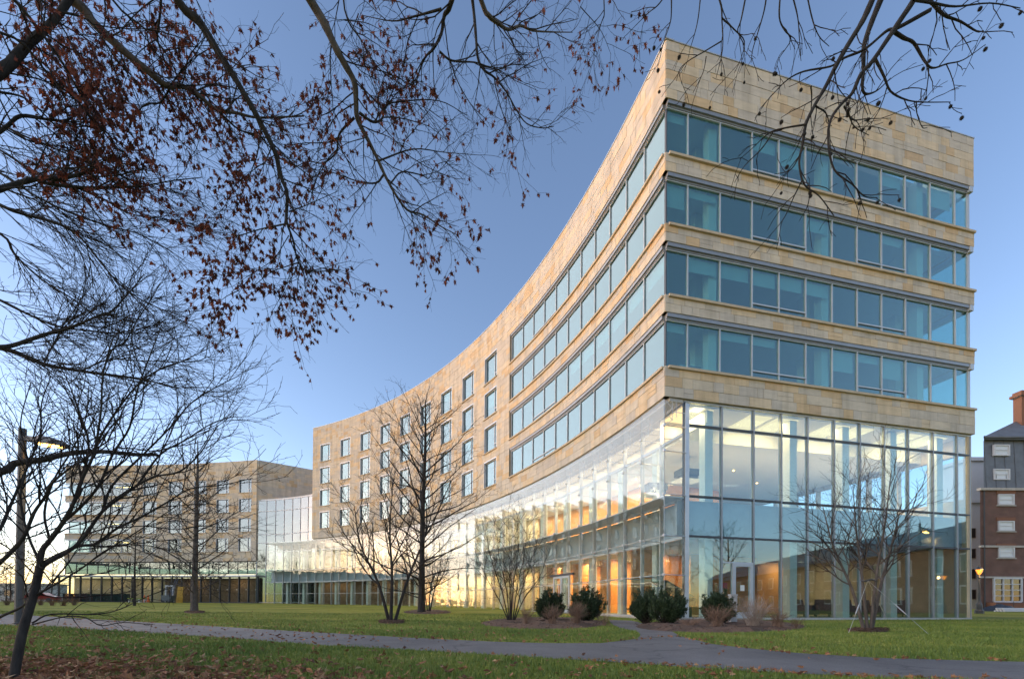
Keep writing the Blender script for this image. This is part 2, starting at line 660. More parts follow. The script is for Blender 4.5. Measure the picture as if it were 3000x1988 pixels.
# ---- windows punched in the stone
for row in range(4):
    for ci, (a, b) in enumerate(WINS):
        zb, zt = WB[row], WT[row]
        f = MB()                              # metal lining of the opening
        tk = 0.05 / RAD
        f.block(LW, a, a + tk, 0.005, 0.26, zb, zt)
        f.block(LW, b - tk, b, 0.005, 0.26, zb, zt)
        f.block(LW, a + tk, b - tk, 0.005, 0.26, zt - 0.10, zt)
        win = f.build('window', METAL, bld)
        fr = MB()
        a1, b1, zt1 = a + tk, b - tk, zt - 0.10
        c = 0.035 / RAD
        ms = a1 + (b1 - a1) * 0.27            # narrow opening light on the side nearer the corner
        fr.block(LW, a1, a1 + 2 * c, 0.15, 0.25, zb, zt1)
        fr.block(LW, b1 - 2 * c, b1, 0.15, 0.25, zb, zt1)
        fr.block(LW, a1 + 2 * c, b1 - 2 * c, 0.15, 0.25, zt1 - 0.07, zt1)
        fr.block(LW, a1 + 2 * c, b1 - 2 * c, 0.15, 0.25, zb, zb + 0.07)
        fr.block(LW, ms - c, ms + c, 0.15, 0.25, zb + 0.07, zt1 - 0.07)
        fr.block(LW, a1 + 2 * c, ms - c, 0.15, 0.25, zb + 0.50, zb + 0.57)
        fr.build('frame', FRAME, win)
        for u0, u1, z0, z1 in ((ms + c, b1 - 2 * c, zb + 0.07, zt1 - 0.07), (a1 + 2 * c, ms - c, zb + 0.57, zt1 - 0.07), (a1 + 2 * c, ms - c, zb + 0.07, zb + 0.50)):
            p = MB(); p.block(LW, u0, u1, 0.20, 0.215, z0, z1); p.build('pane', G_LEFT, win)
        s = MB(); s.block(LW, a - 0.10 / RAD, b + 0.10 / RAD, -0.09, 0.15, zb - 0.09, zb - 0.001); s.build('sill', LEDGE, win)

# ---- rooms behind the glass
m = MB()
for i in range(4):
    z0, z1 = WB[i] - 0.50, WT[i] + 0.02
    m.block(LW, 0.10, TEND - 0.01, 5.0, 5.15, z0, z1, du=0.04)
    m.block(RW, 2.6, 13.2, 5.2, 5.35, z0, z1)
    for t in (0.27, 0.36, 0.43, 0.49, 0.555, 0.62, 0.68, 0.745, 0.81):
        m.block(LW, t - 0.0012, t + 0.0012, 0.35, 5.0, z0, z1)
m.build('room_wall', ROOMWALL, bld)
m = MB()
for i in range(4):
    for s in (2.55, 9.0, 15.2):
        m.block(RW, s, s + 0.42, 0.45, 0.87, WB[i] - 0.5, WT[i] + 0.02)
        m.block(RW, s + 0.1, s + 0.5, 1.6, 2.0, WB[i] - 0.5, WT[i] + 0.02)
m.build('column', WHITE, bld)
for k in (1, 2, 3, 4, 5):
    b_ = MB(); b_.block(RW, SR[k] + 0.06, SR[k + 1] - 0.06, 0.34, 0.345, WT[1] - 0.3 - (0.62 if k != 3 else 0.66), WT[1] - 0.31); b_.build('roller_blind', BLIND, bld)
for k in range(0, 6):
    b_ = MB(); b_.block(LW, LR[k] + 0.001, LR[k + 1] - 0.001, 0.34, 0.345, WT[1] - 1.0, WT[1] - 0.31); b_.build('roller_blind', BLIND, bld)

rbl = random.Random(31)
for i in (0, 2, 3):                           # a few shades pulled to odd heights
    for k in range(1, 12):
        if rbl.random() < 0.28:
            hgt_ = rbl.choice((0.35, 0.6, 1.0))
            b_ = MB(); b_.block(RW, SR[k - 1] + 0.06, SR[k] - 0.06, 0.34, 0.345, WT[i] - 0.3 - hgt_, WT[i] - 0.31); b_.build('roller_blind', BLIND, bld)
for i in range(4):
    for a, b in WINS:
        if rbl.random() < 0.45:
            hgt_ = rbl.choice((0.4, 0.8, 1.3, 2.2))
            b_ = MB(); b_.block(LW, a + 0.0012, b - 0.0012, 0.34, 0.345, WT[i] - 0.1 - hgt_, WT[i] - 0.11); b_.build('roller_blind', BLIND, bld)
for i in range(4):                            # desk and cabinet shapes and ceiling lamps seen dimly behind the short facade
    for k in (1, 3, 4, 6, 8, 10):
        q = MB(); q.block(RW, SR[k] + 0.3, SR[k + 1] - 0.2, 1.2, 1.9, WB[i] - 0.5, WB[i] + rbl.choice((0.25, 0.45, 0.9))); q.build('cabinet', ROOMWALL if k % 2 else SLATWOOD, bld)

# ---- two glazed storeys at the foot
SB = [1.14, 3.06, 4.79, 6.34, 7.87, 9.46, 11.05, 12.59, 14.18, 15.86, 17.55, 18.45]
ZT = [0.10, 3.80, 5.62, 8.85, 9.86]
cw = MB()
cw.block(RW, SB[0] - 0.06, SB[-1] + 0.06, 0.14, 0.34, 0.0, 0.10)
cwo = cw.build('curtain_wall', METAL, bld)
cw = MB()
cw.block(RW, SB[0] - 0.06, SB[-1] + 0.06, 0.14, 0.34, ZT[4], BASEZ - 0.003)
cw.build('head_rail', METAL, cwo)
for i, s in enumerate(SB):
    q = MB()
    q.block(RW, s - 0.035, s + 0.035, 0.15, 0.32, 0.10, ZT[4])
    q.build('mullion', CWMETAL if 0 < i else DMETAL, cwo)
for j in (1, 2, 3):
    q = MB()
    for i in range(11):
        q.block(RW, SB[i] + 0.035, SB[i + 1] - 0.035, 0.155, 0.31, ZT[j] - 0.045, ZT[j] + 0.045)
    q.build('transom', DMETAL, cwo)
DZ = 2.62
for i in range(11):
    for j in range(4):
        a, b = SB[i] + 0.035, SB[i + 1] - 0.035
        z0, z1 = ZT[j] + (0.045 if j else 0), ZT[j + 1] - (0.045 if j < 3 else 0)
        if i == 1 and j == 0:                 # over the door
            z0 = DZ + 0.07
        q = MB(); q.block(RW, a, b, 0.20, 0.215, z0, z1); q.build('pane', G_BASE, cwo)
# door in the second bay
da, db = 3.62, 4.72
dd = MB()
for a, b, z0, z1 in ((da, da + 0.16, 0.10, DZ), (db - 0.16, db, 0.10, DZ), (da + 0.16, db - 0.16, DZ - 0.14, DZ), (da + 0.16, db - 0.16, 0.10, 0.36)):
    dd.block(RW, a, b, 0.12, 0.26, z0, z1)
dd.block(RW, SB[1] + 0.036, SB[2] - 0.036, 0.16, 0.30, DZ + 0.002, DZ + 0.068)
door = dd.build('door', FRAME, bld)
q = MB(); q.block(RW, da + 0.16, db - 0.16, 0.18, 0.195, 0.36, DZ - 0.14); q.build('pane', G_BASE, door)
q = MB(); q.block(RW, SB[1] + 0.036, da - 0.002, 0.20, 0.215, 0.10, DZ); q.build('side_light', G_BASE, door)
q = MB(); q.block(RW, SB[1] + 0.06, SB[1] + 0.30, 0.17, 0.198, 1.45, 1.72); q.build('notice', plain('dark_red_notice', (0.16, 0.03, 0.03)), door)
q = MB(); q.block(RW, da + 0.44, da + 0.66, 0.165, 0.178, 1.35, 1.62); q.build('paper_notice', WHITE, door)
q = MB()
hp = [Vector(RW(da + 0.13, o, z)) for o, z in ((0.12, 0.55), (0.03, 0.55), (0.03, 1.15), (0.12, 1.15))]
q.tube(hp, 0.022, 6, cap=True)
q.build('handle', FRAME, door)

# ---- the hung glass screen in front of the long facade
SK = [0.0006, 0.0290] + [0.0533 + 0.02436 * i for i in range(0, 41)]
SK = [t for t in SK if t < TLOW]
SZ = [0.16, 2.02, 3.76, 5.60, 7.53, 9.84]
scr = MB()
scr.block(LW, SK[0], SK[-1], 0.02, 1.18, 0.0, 0.14, du=0.03)
skin = scr.build('glass_screen', CONC, bld)
scr = MB()
scr.block(LW, 0.001, TEND, 0.30, 1.0, BASEZ - 0.16, BASEZ - 0.01, du=0.03)
scr.build('soffit', CONC, skin)
for i in range(len(SK) - 1):
    g = 0.008 / RAD
    dgap = 6 <= i <= 6
    for j in range(5):
        q = MB(); q.block(LW, SK[i] + g, SK[i + 1] - g, 0.0, 0.016, SZ[j] + 0.008, SZ[j + 1] - 0.008); q.build('pane', G_SKIN, skin)
q = MB()                                      # the glass return at the corner
RETF = lambda u, o, z: RW(u, o, z)
for j in range(5):
    q = MB(); q.block(RW, 0.03, SB[0] - 0.06, 0.14, 0.156, SZ[j] + 0.008, SZ[j + 1] - 0.008); q.build('return_pane', G_SKIN, skin)
ref = LW(0, 0, 0)


def bracket_mesh():
    """struts from the inner mullion to the glass joint with clamps, one line of the screen"""
    b = MB()
    P = lambda o, z, t=0.0: Vector(LW(t, o, z))
    for z in SZ[1:5] + [8.66]:
        b.tube([P(0.02, z), P(1.15, z - 0.02)], 0.020, 5)
        b.hexa([P(-0.03, z - .05, -.0009), P(-0.03, z - .05, .0009), P(0.05, z - .05, .0009), P(0.05, z - .05, -.0009),
                P(-0.03, z + .05, -.0009), P(-0.03, z + .05, .0009), P(0.05, z + .05, .0009), P(0.05, z + .05, -.0009)])
    b.tube([P(0.03, 0.15), P(0.03, 9.8)], 0.013, 4)
    zz = [(0.1, 9.75), (0.42, 9.45), (0.1, 9.2), (0.42, 8.95), (0.1, 8.7)]
    for (o0, z0), (o1, z1) in zip(zz, zz[1:]):
        b.tube([P(o0, z0), P(o1, z1)], 0.014, 4)
    b.tube([P(0.42, 9.8), P(0.42, 8.9)], 0.012, 4)
    b.tube([P(0.62, 9.8), P(0.62, 9.05)], 0.012, 4)
    b.tube([P(0.42, 9.3), P(1.1, 9.3)], 0.014, 4)
    me = b.mesh('bracket', METAL)
    me.transform(Matrix.Rotation(0, 4, 'Z') @ Matrix.Translation((-CC.x, -CC.y, 0)))
    return me


bm = bracket_mesh()
for t in SK:
    o = link('bracket', bm, skin)
    o.matrix_basis = Matrix.Translation((CC.x, CC.y, 0)) @ Matrix.Rotation(t, 4, 'Z')
q = MB()
q.block(LW, 0.002, TLOW - 0.002, 0.05, 1.1, 5.50, 5.56, du=0.03)
q.build('catwalk', METAL, skin)
q = MB()
q.block(LW, 0.002, TLOW - 0.002, 0.02, 0.07, 3.74, 3.78, du=0.03)
q.block(LW, 0.002, TLOW - 0.002, 0.02, 0.05, 2.00, 2.04, du=0.03)
q.build('rail', METAL, skin)

# entrance doors in the screen and grilles in its kerb
for k, (a, b) in enumerate(((0.1412, 0.1568), (0.1574, 0.1730))):
    q = MB()
    f_ = 0.10 / RAD
    for u0, u1, z0, z1 in ((a, a + f_, 0.14, 2.55), (b - f_, b, 0.14, 2.55), (a + f_, b - f_, 2.42, 2.55), (a + f_, b - f_, 0.14, 0.34)):
        q.block(LW, u0, u1, -0.10, 0.0, z0, z1)
    dl = q.build('entrance_door', FRAME, bld)
    q = MB(); q.block(LW, a + f_, b - f_, -0.06, -0.045, 0.34, 2.42); q.build('pane', G_SKIN, dl)
    u = b - 0.16 / RAD if k == 0 else a + 0.16 / RAD
    q = MB(); q.tube([Vector(LW(u, -0.16, 0.5)), Vector(LW(u, -0.16, 2.0))], 0.025, 6); q.build('handle', METAL, dl)
q = MB(); q.block(LW, 0.134, 0.180, -0.12, 0.02, 2.57, 2.70, du=0.02); q.build('door_head', DMETAL, bld)
for a in (0.336, 0.358):
    q = MB(); q.block(LW, a, a + 0.012, -0.01, 0.03, 0.02, 0.13); q.build('grille', DMETAL, skin)

# inner glazed wall of the gallery
IN = 1.18
iw = MB()
iw.block(LW, 0.004, TLOW, IN, IN + 0.18, 8.45, 8.58, du=0.03)
iw.block(LW, 0.004, TLOW, IN, IN + 0.20, 3.70, 3.82, du=0.03)
iw.block(LW, 0.004, TLOW, IN, IN + 0.20, 5.50, 5.66, du=0.03)
inner = iw.build('inner_glazing', METAL, bld)
for i, t in enumerate(SK):
    q = MB(); q.block(LW, t + 0.0005, t + 0.0015, IN - 0.06, IN + 0.14, 0.1, 9.8); q.build('mullion', METAL, inner)
for i in range(len(SK) - 1):
    for z0, z1 in ((0.12, 3.70), (5.66, 8.45)):
        q = MB(); q.block(LW, SK[i] + 0.0017, SK[i + 1] + 0.0003, IN + 0.03, IN + 0.045, z0, z1); q.build('pane', G_INNER, inner)

# gallery floors, ceilings and walls
def wedge(mb, s0, s1, off, z0, z1, t=0.006):
    """the sliver of floor between the short facade and the first radial line"""
    def q(z): return [RW(s0, off, z), RW(s1, off, z), LW(t, s1, z), LW(t, s0, z)]
    mb.hexa(q(z0) + q(z1))


m = MB()
m.block(LW, 0.006, TLOW, IN + 0.25, 17.6, 3.84, 5.46, du=0.03)
wedge(m, 1.43, 17.6, 0.40, 3.84, 5.46)
m.build('gallery_floor', ROOMWALL, bld)
m = MB()
m.block(LW, 0.0, TLOW, 0.0, 17.9, -0.4, 0.09, du=0.03)
wedge(m, 0.2, 17.9, 0.36, -0.4, 0.088)
m.build('ground_floor', FLOORM, bld)
m = MB()
m.block(LW, 0.06, TLOW - 0.005, 2.5, 17.6, 9.05, 9.20, du=0.03)
wedge(m, 2.5, 17.6, 2.4, 9.05, 9.20, 0.06)
m.block(LW, 0.006, TLOW, 2.5, 2.6, 9.20, 9.8, du=0.03)
m.block(LW, TEND, TLOW, 0.02, 17.6, BASEZ - 0.3, BASEZ - 0.15, du=0.03)
m.build('gallery_ceiling', CEIL, bld)
m = MB()
m.block(LW, 0.13, 0.33, 6.0, 6.2, 5.46, 9.05, du=0.03)
m.block(LW, 0.09, 0.33, 6.5, 6.7, 0.09, 3.84, du=0.03)
m.block(LW, 0.13, 0.133, 6.2, 12, 5.46, 9.05)
m.block(LW, 0.09, 0.093, 6.7, 12, 0.09, 3.84)
for t in (0.155, 0.205, 0.26):
    m.block(LW, t, t + 0.014, 3.6, 4.4, 0.09, 3.84)
m.build('orange_wall', ORANGE, bld)
m = MB()
m.block(LW, 0.331, 0.62, 5.5, 5.7, 0.09, 3.84, du=0.03)
m.block(LW, 0.331, TLOW, 5.5, 5.7, 5.46, 9.05, du=0.03)
m.build('cream_wall', CREAM, bld)
m = MB()                                      # slatted timber wall at the far end
t = 0.62
while t < TLOW - 0.002:
    m.block(LW, t, t + 0.0022, 3.6, 3.75, 0.09, 3.84)
    t += 0.0032
m.block(LW, 0.62, TLOW, 3.76, 3.9, 0.09, 3.84, du=0.03)
m.build('slatted_wall', SLATWOOD, bld)
m = MB()
for k in range(20):
    t = 0.055 + 0.0487 * k
    if t < TLOW - 0.01:
        m.block(LW, t - 0.0030, t + 0.0030, 2.0, 2.4, 0.09, 3.84)
        m.block(LW, t - 0.0030, t + 0.0030, 2.0, 2.4, 5.46, 9.05)
for s in (2.45, 7.2, 10.4, 13.5, 16.7):
    m.block(RW, s, s + 0.42, 0.55, 0.97, 0.09, 9.8)
m.build('base_column', WHITE, bld)
for a, b in ((SB[0], SB[1]), (SB[2], SB[3]), (SB[3], SB[4]), (SB[5], SB[6]), (SB[6], SB[7]), (SB[8], SB[9]), (SB[9], SB[10])):
    q = MB(); q.block(RW, a + 0.15, b - 0.15, 0.55, 2.2, 9.80, 9.84); q.build('cove_glow_panel', COVE, bld)  # panel glows to stand for the lamplit ceiling of the recess
q = MB()
for i in range(1, len(SK) - 1):
    q.block(LW, SK[i] + 0.001, SK[i + 1] - 0.001, IN + 0.35, 2.4, 9.74, 9.78)
q.build('cove_glow_panel', COVE2, bld)  # gallery strip glows in place of its lamplit recess ceiling
q = MB(); q.block(RW, 1.2, 18.2, 2.3, 2.4, 9.05, 9.86); q.block(RW, 1.2, 18.2, 0.4, 2.45, 9.86, 9.92); q.build('cove_wall', CEIL, bld)
# dark spandrel of the floor and the furniture line behind the short facade
q = MB(); q.block(RW, 0.9, 18.3, 0.42, 0.60, 3.86, 5.44); q.build('slab_edge', ROOMWALL, bld)
q = MB()
q.block(RW, 1.4, 3.2, 5.5, 5.7, 0.09, 3.84); q.block(RW, 4.6, 11.0, 7.5, 7.7, 0.09, 3.84); q.block(RW, 12.2, 15.5, 9.0, 9.2, 0.09, 3.84)
q.build('orange_wall', ORANGE, bld)


def area_lamp(p, size, e, col, rot=(0, 0, 0)):
    d = bpy.data.lights.new('ceiling_or_fill_lamp', 'AREA')
    d.shape = 'RECTANGLE'
    d.size, d.size_y, d.energy, d.color = size[0], size[1], e, col
    o = bpy.data.objects.new('ceiling_or_fill_lamp', d)
    COL.objects.link(o)
    o.location = p
    o.rotation_euler = rot
    return o


WARM = (1.0, 0.72, 0.42)
for t in (0.16, 0.24, 0.32, 0.42, 0.52, 0.62, 0.74, 0.86, 0.97):
    p = LW(t, 4.2, 8.95)
    area_lamp(p, (4.0, 0.8), 110 if t < 0.4 else 30, WARM, (0, 0, A0 + t + 1.57))
for t in (0.12, 0.20, 0.28, 0.36, 0.46, 0.56):
    p = LW(t, 4.6, 3.78)
    area_lamp(p, (4.0, 0.8), 130 if t < 0.33 else 55, (1.0, 0.62, 0.30), (0, 0, A0 + t + 1.57))
for t in (0.70, 0.85):
    p = LW(t, 2.9, 3.78)
    area_lamp(p, (6.0, 0.4), 10, WARM, (0, 0, A0 + t + 1.57))
for s, o_ in ((4, 9), (10, 9), (15, 8)):
    area_lamp(RW(s, o_, 3.78), (2.0, 0.6), 24, WARM)
    area_lamp(RW(s, o_, 9.0), (2.0, 0.6), 14, (1, 0.85, 0.7))

for s, o_ in ((2.6, 3.2), (5.6, 3.4), (8.6, 3.4), (11.6, 3.4), (14.6, 3.4), (17.0, 3.2)):        # unseen fill lamps added at floor level to brighten the corner-room ceiling
    area_lamp(RW(s, o_, 5.60), (0.8, 0.8), 15, (1.0, 0.60, 0.36), (math.pi, 0, 0))
for a, b in ((SB[0], SB[1]), (SB[2], SB[3]), (SB[3], SB[4]), (SB[5], SB[6]), (SB[6], SB[7]), (SB[8], SB[9]), (SB[9], SB[10])):
    area_lamp(RW((a + b) / 2, 1.3, 9.78), (1.2, 0.9), 22, (1.0, 0.62, 0.28), (0, 0, TH))
for k in range(22):
    t = 0.012 + 0.045 * k
    if t < TLOW - 0.02:
        area_lamp(LW(t, IN + 0.75, 9.72), (2.4, 0.6), 7 if t < 0.5 else 5, (1.0, 0.74, 0.42), (0, 0, A0 + t + 1.57))

# downlights in the ceiling of the corner room
q = MB()
for s, o_ in ((3.5, 9.0), (4.6, 10.5), (7.5, 9.0), (8.5, 6.0), (12.0, 8.0), (3.0, 13.0), (6, 14)):
    q.lathe(RW(s, o_, 9.02), [(0.05, 0.0), (0.05, 0.02)], 10)
q.build('downlight', LAMPGLOW, bld)

# ---- glass link to the far wing
L0, L1 = Vector((-41.42, 70.59)), Vector((-30.0, 66.2))
LV = (L1 - L0)
LL = LV.length
LV.normalize()
LN = Vector((-LV.y, LV.x))                    # away from the camera


def KW(u, o, z):                              # slightly concave glass link
    s = 4 * u * (LL - u) / (LL * LL)
    q_ = L0 + LV * u + LN * (o + 0.55 * s)
    return (q_.x, q_.y, z)


KZ = [0.7, 10.25, 11.6, 15.35, 17.1]
q = MB()
for j in (0, 1, 2, 3, 4):
    q.block(KW, 0, LL, 0.0, 0.16, KZ[j] - 0.05, KZ[j] + 0.05, du=1.6)
lk = q.build('glass_link', FRAME, bld)
nk = 7
for i in range(nk + 1):
    q = MB(); q.block(KW, LL * i / nk - 0.035, LL * i / nk + 0.035, 0.0, 0.15, 0.75, 17.05); q.build('mullion', FRAME, lk)
for i in range(nk):
    for j in range(4):
        q = MB(); q.block(KW, LL * i / nk + 0.035, LL * (i + 1) / nk - 0.035, 0.06, 0.075, KZ[j] + 0.05, KZ[j + 1] - 0.05); q.build('pane', G_FAR, lk)
q = MB()
q.block(KW, 0, LL, 0.3, 6.0, 17.15, 17.4, du=1.6)
for z in (9.9, 13.4):
    q.block(KW, 0, LL, 0.3, 6.0, z, z + 0.3, du=1.6)
q.block(KW, 0, LL, 6.0, 6.2, 0.6, 17.4, du=1.6)
q.build('link_floor', CEIL, lk)

# parts were built in world space: give the building its base point as origin
bpy.context.view_layer.update()
for o in list(bld.children):
    o.matrix_parent_inverse = Matrix.Translation((-A.x, -A.y, 0))

# ------------------------------------------------------------------ the far wing
FC, FR = Vector((-72.947, -66.857)), 140.867


def FW(u, o, z):                              # u in metres along the facade from its right end
    a = math.atan2(70.40 + 66.857, -41.43 + 72.947) + u / FR
    r = FR + o
    return (FC.x + r * math.cos(a), FC.y + r * math.sin(a), z)


G0 = 0.56
far = thing('far_wing', 'lower sandstone wing far across the lawn behind bare branches, joined by a glass link', 'building', (*FW(0, 0, 0)[:2], G0))
kids0 = set(far.children)
FWT = [23.05 + EYE - 2.9 - 3.2 * i for i in range(4)][::-1]
FWB = [z - 2.25 for z in FWT]
FTOP, FBASE = 23.05 + EYE, 6.74 + EYE


def fu(px):
    """metres along the far facade where a sight line at this height of the image meets it"""
    r = ray(px, 1500)
    lo, hi = -5.0, 50.0
    for _ in range(50):
        mid = (lo + hi) / 2
        p = FW(mid, 0, 0)
        if p[0] / p[1] > r.x / r.y: lo = mid
        else: hi = mid
    return lo


FL = fu(190)
fw_w = [(fu(150 + b / 2.851), fu(150 + a / 2.851)) for a, b in ((765, 880), (978, 1092), (1190, 1292), (1378, 1482), (1565, 1670))]
rib = (fu(385), FL - 0.6)
stones = []
rg = random.Random(9)
zf = zones(3, 4, 2, 6, FBASE, FWB, FWT, FTOP)
cladding(stones, FW, 1.0, 0.01, FL, zf, fw_w + [(rib[0], FL + 1)], rg, 0.6, 2.2)
EWL = 18.0
EV = (Vector((-34.828, 75.542)) - Vector(FW(0, 0, 0)[:2])).normalized()


def EWF(u, o, z):                             # end wall facing the link
    p = FW(0, 0, 0)
    return (p[0] + EV.x * u - EV.y * o, p[1] + EV.y * u + EV.x * o, z)


cladding(stones, EWF, 1.0, 0.05, EWL, [z for z in zones(3, 4, 2, 6, FBASE, FWB, FWT, FTOP) if z[0] > 15.5], [], rg, 0.8, 2.6)
emit_stones(stones, far, 300)
m = MB()
for z0, z1, win in [(FBASE, FWB[0], -1)] + [(FWB[i], FWT[i], i) for i in range(4)] + [(FWT[i], FWB[i + 1] if i < 3 else FTOP, -1) for i in range(4)]:
    for a, b in free(0.01, FL - 0.01, fw_w + [(rib[0], FL + 1)] if win >= 0 else []):
        m.block(FW, a, b, 0.02, 0.28, z0 + .003, z1 - .003, du=3)
m.block(EWF, 0.06, EWL, 0.02, 0.3, FBASE, FTOP - 0.01)
m.block(FW, 0.3, FL, 15.0, 15.3, FBASE, FTOP - 0.01, du=4)
m.block(FW, 0.3, FL, 0.3, 15.0, FTOP - 0.5, FTOP - 0.3, du=4)
m.block(FW, 0.3, FL, 4.5, 4.65, FBASE, FTOP - 0.6, du=4)
m.build('backing_wall', MORTAR, far)
m = MB(); m.block(FW, -0.03, FL, -0.03, 0.4, FTOP, FTOP + 0.05, du=3); m.block(EWF, 0.4, EWL, -0.03, 0.4, FTOP, FTOP + 0.048); m.build('coping', METAL, far)
m = MB()
for z in [FBASE - 0.3] + [zb - 0.7 for zb in FWB]:
    m.block(FW, 0.3, FL - 0.3, 0.3, 4.5, z, z + 0.25, du=4)
m.build('floor_slab', CEIL, far)
for row in range(4):
    for a, b in fw_w:
        zb, zt = FWB[row], FWT[row]
        f = MB()
        f.block(FW, a, a + .06, 0.005, 0.26, zb, zt); f.block(FW, b - .06, b, 0.005, 0.26, zb, zt); f.block(FW, a + .06, b - .06, 0.005, 0.26, zt - .08, zt)
        ms = a + (b - a) * 0.28
        f.block(FW, ms - .04, ms + .04, 0.12, 0.25, zb, zt - .08); f.block(FW, a + .06, ms - .04, 0.12, 0.25, zb + .5, zb + .57)
        f.block(FW, a + .06, b - .06, 0.12, 0.25, zb, zb + .06)
        win = f.build('window', FRAME, far)
        for u0, u1 in ((ms + .04, b - .06), (a + .06, ms - .04)):
            q = MB(); q.block(FW, u0, u1, 0.20, 0.215, zb + .06, zt - .08); q.build('pane', G_FAR, win)
        q = MB(); q.block(FW, a - .1, b + .1, -0.08, 0.15, zb - .09, zb - .001); q.build('sill', LEDGE, win)
    zb, zt = FWB[row], FWT[row]
    f = MB()
    f.block(FW, rib[0], FL - 0.02, 0.05, 0.28, zt - 0.22, zt); f.block(FW, rib[0], FL - 0.02, 0.12, 0.28, zb, zb + 0.07)
    n = 6
    for i in range(n + 1):
        u = rib[0] + (rib[1] - rib[0]) * i / n
        f.block(FW, u - .035, u + .035, 0.12, 0.26, zb + 0.07, zt - 0.22)
    rw = f.build('ribbon_window', FRAME, far)
    for i in range(n):
        u = rib[0] + (rib[1] - rib[0]) * i / n
        q = MB(); q.block(FW, u + .035, u + (rib[1] - rib[0]) / n - .035, 0.2, 0.215, zb + 0.07, zt - 0.22); q.build('pane', G_FAR, rw)
    q = MB(); q.block(FW, rib[0] - .1, FL + 0.1, -0.08, 0.15, zb - .1, zb - .002); q.build('sill', LEDGE, rw)
    q = MB(); q.block(FW, rib[0] + 1.2 * (1 + row % 3), rib[0] + 1.2 * (1 + row % 3) + 3.2, 1.6, 1.8, zt - 0.35, zt - 0.30); q.build('ceiling_light', LAMPGLOW, far)
# first-floor ribbon, canopy and glazed ground floor of the far wing
q = MB()
q.block(FW, 0, FL, 0.2, 0.4, FBASE - 0.12, FBASE - 0.01, du=3); q.block(FW, 0, FL, 0.2, 0.4, 5.25, 5.36, du=3)
n = 19
for i in range(n + 1):
    u = FL * i / n
    q.block(FW, u - .03, u + .03, 0.22, 0.36, 5.36, FBASE - 0.12)
r1 = q.build('ribbon_window', DMETAL, far)
for i in range(n):
    u = FL * i / n
    q = MB(); q.block(FW, u + .03, u + FL / n - .03, 0.28, 0.295, 5.36, FBASE - 0.12); q.build('pane', G_FAR, r1)
q = MB(); q.block(FW, -1.5, FL + 0.3, -1.6, 0.6, 4.75, 5.0, du=3); q.build('canopy', METAL, far)
q = MB()
n = 20
for i in range(n + 1):
    u = -1.5 + (FL + 1.2) * i / n
    q.block(FW, u - .05, u + .05, -1.2, -0.9, G0 + 0.12, 4.75)
q.block(FW, -1.5, FL - 0.3, -1.3, -0.9, G0, G0 + 0.12, du=3)
gf = q.build('ground_glazing', DMETAL, far)
for i in range(n):
    u = -1.5 + (FL + 1.2) * i / n
    q = MB(); q.block(FW, u + .05, u + (FL + 1.2) / n - .05, -1.12, -1.10, G0 + 0.12, 4.75); q.build('pane', glass('low_glass', (0.8, 0.86, 0.86), 0.06, 0.004) if i == 0 else bpy.data.materials['low_glass'], gf)
    for z in (2.7,):
        q = MB(); q.box(FW(u + .35, -1.15, z), (0.12, 0.08, 0.10)); q.build('clamp', WHITE, gf)
q = MB()
u = 0.0
while u < fu(470):
    q.block(FW, u, u + 0.16, 1.2, 1.3, G0, 4.7)
    u += 0.22
q.build('slatted_wall', SLATWOOD, far)
q = MB(); q.block(FW, 0, FL - 0.5, 1.32, 1.5, G0, 4.7, du=3); q.build('lobby_wall', CREAM, far)
q = MB(); q.block(FW, fu(395), FL - 0.6, -0.7, -0.6, G0, G0 + 1.4, du=3); q.build('spandrel_panel', plain('dark_green_panel', (0.03, 0.06, 0.06)), far)
for px in (240, 330, 420, 560, 690):
    area_lamp(FW(fu(px), 0.0, 4.6), (3.0, 0.4), 11, WARM)
dq = MB()
u0 = fu(532); u1 = fu(508)
for a, b, z0, z1 in ((u0, u0 + .22, G0 + .1, 3.4), (u1 - .22, u1, G0 + .1, 3.4), (u0 + .22, u1 - .22, 3.15, 3.4)):
    dq.block(FW, a, b, -1.36, -1.14, z0, z1)
dq.build('door', FRAME, far)
bpy.context.view_layer.update()
for o in list(far.children):
    o.matrix_parent_inverse = Matrix.Translation((-far.location.x, -far.location.y, -far.location.z))

# ------------------------------------------------------------------ ground
def lawn_material():
    m, t, b, o = newmat('lawn')
    g = N(t, 'ShaderNodeNewGeometry')
    p = g.outputs['Position']
    a = noise(t, p, 0.22, 4)
    r1 = ramp(t, [(0.35, (0.13, 0.155, 0.026)), (0.55, (0.225, 0.235, 0.036)), (0.72, (0.34, 0.28, 0.08))])
    t.links.new(a, r1.inputs[0])
    f = noise(t, p, 9.0, 5, 0.7)
    r2 = ramp(t, [(0.3, (0.62,) * 3), (0.7, (1.35,) * 3)])
    t.links.new(f, r2.inputs[0])
    c = mix(t, r1.outputs[0], r2.outputs[0], 1.0, 'MULTIPLY')
    f3 = noise(t, p, 70.0, 3, 0.7)
    r3 = ramp(t, [(0.3, (0.6,) * 3), (0.7, (1.4,) * 3)])
    t.links.new(f3, r3.inputs[0])
    c = mix(t, c, r3.outputs[0], 0.8, 'MULTIPLY')
    t.links.new(c, b.inputs['Base Color'])
    b.inputs['Roughness'].default_value = 0.9
    b.inputs['Specular IOR Level'].default_value = 0.15
    bump(t, b, f3, 0.8, 0.03)
    return m


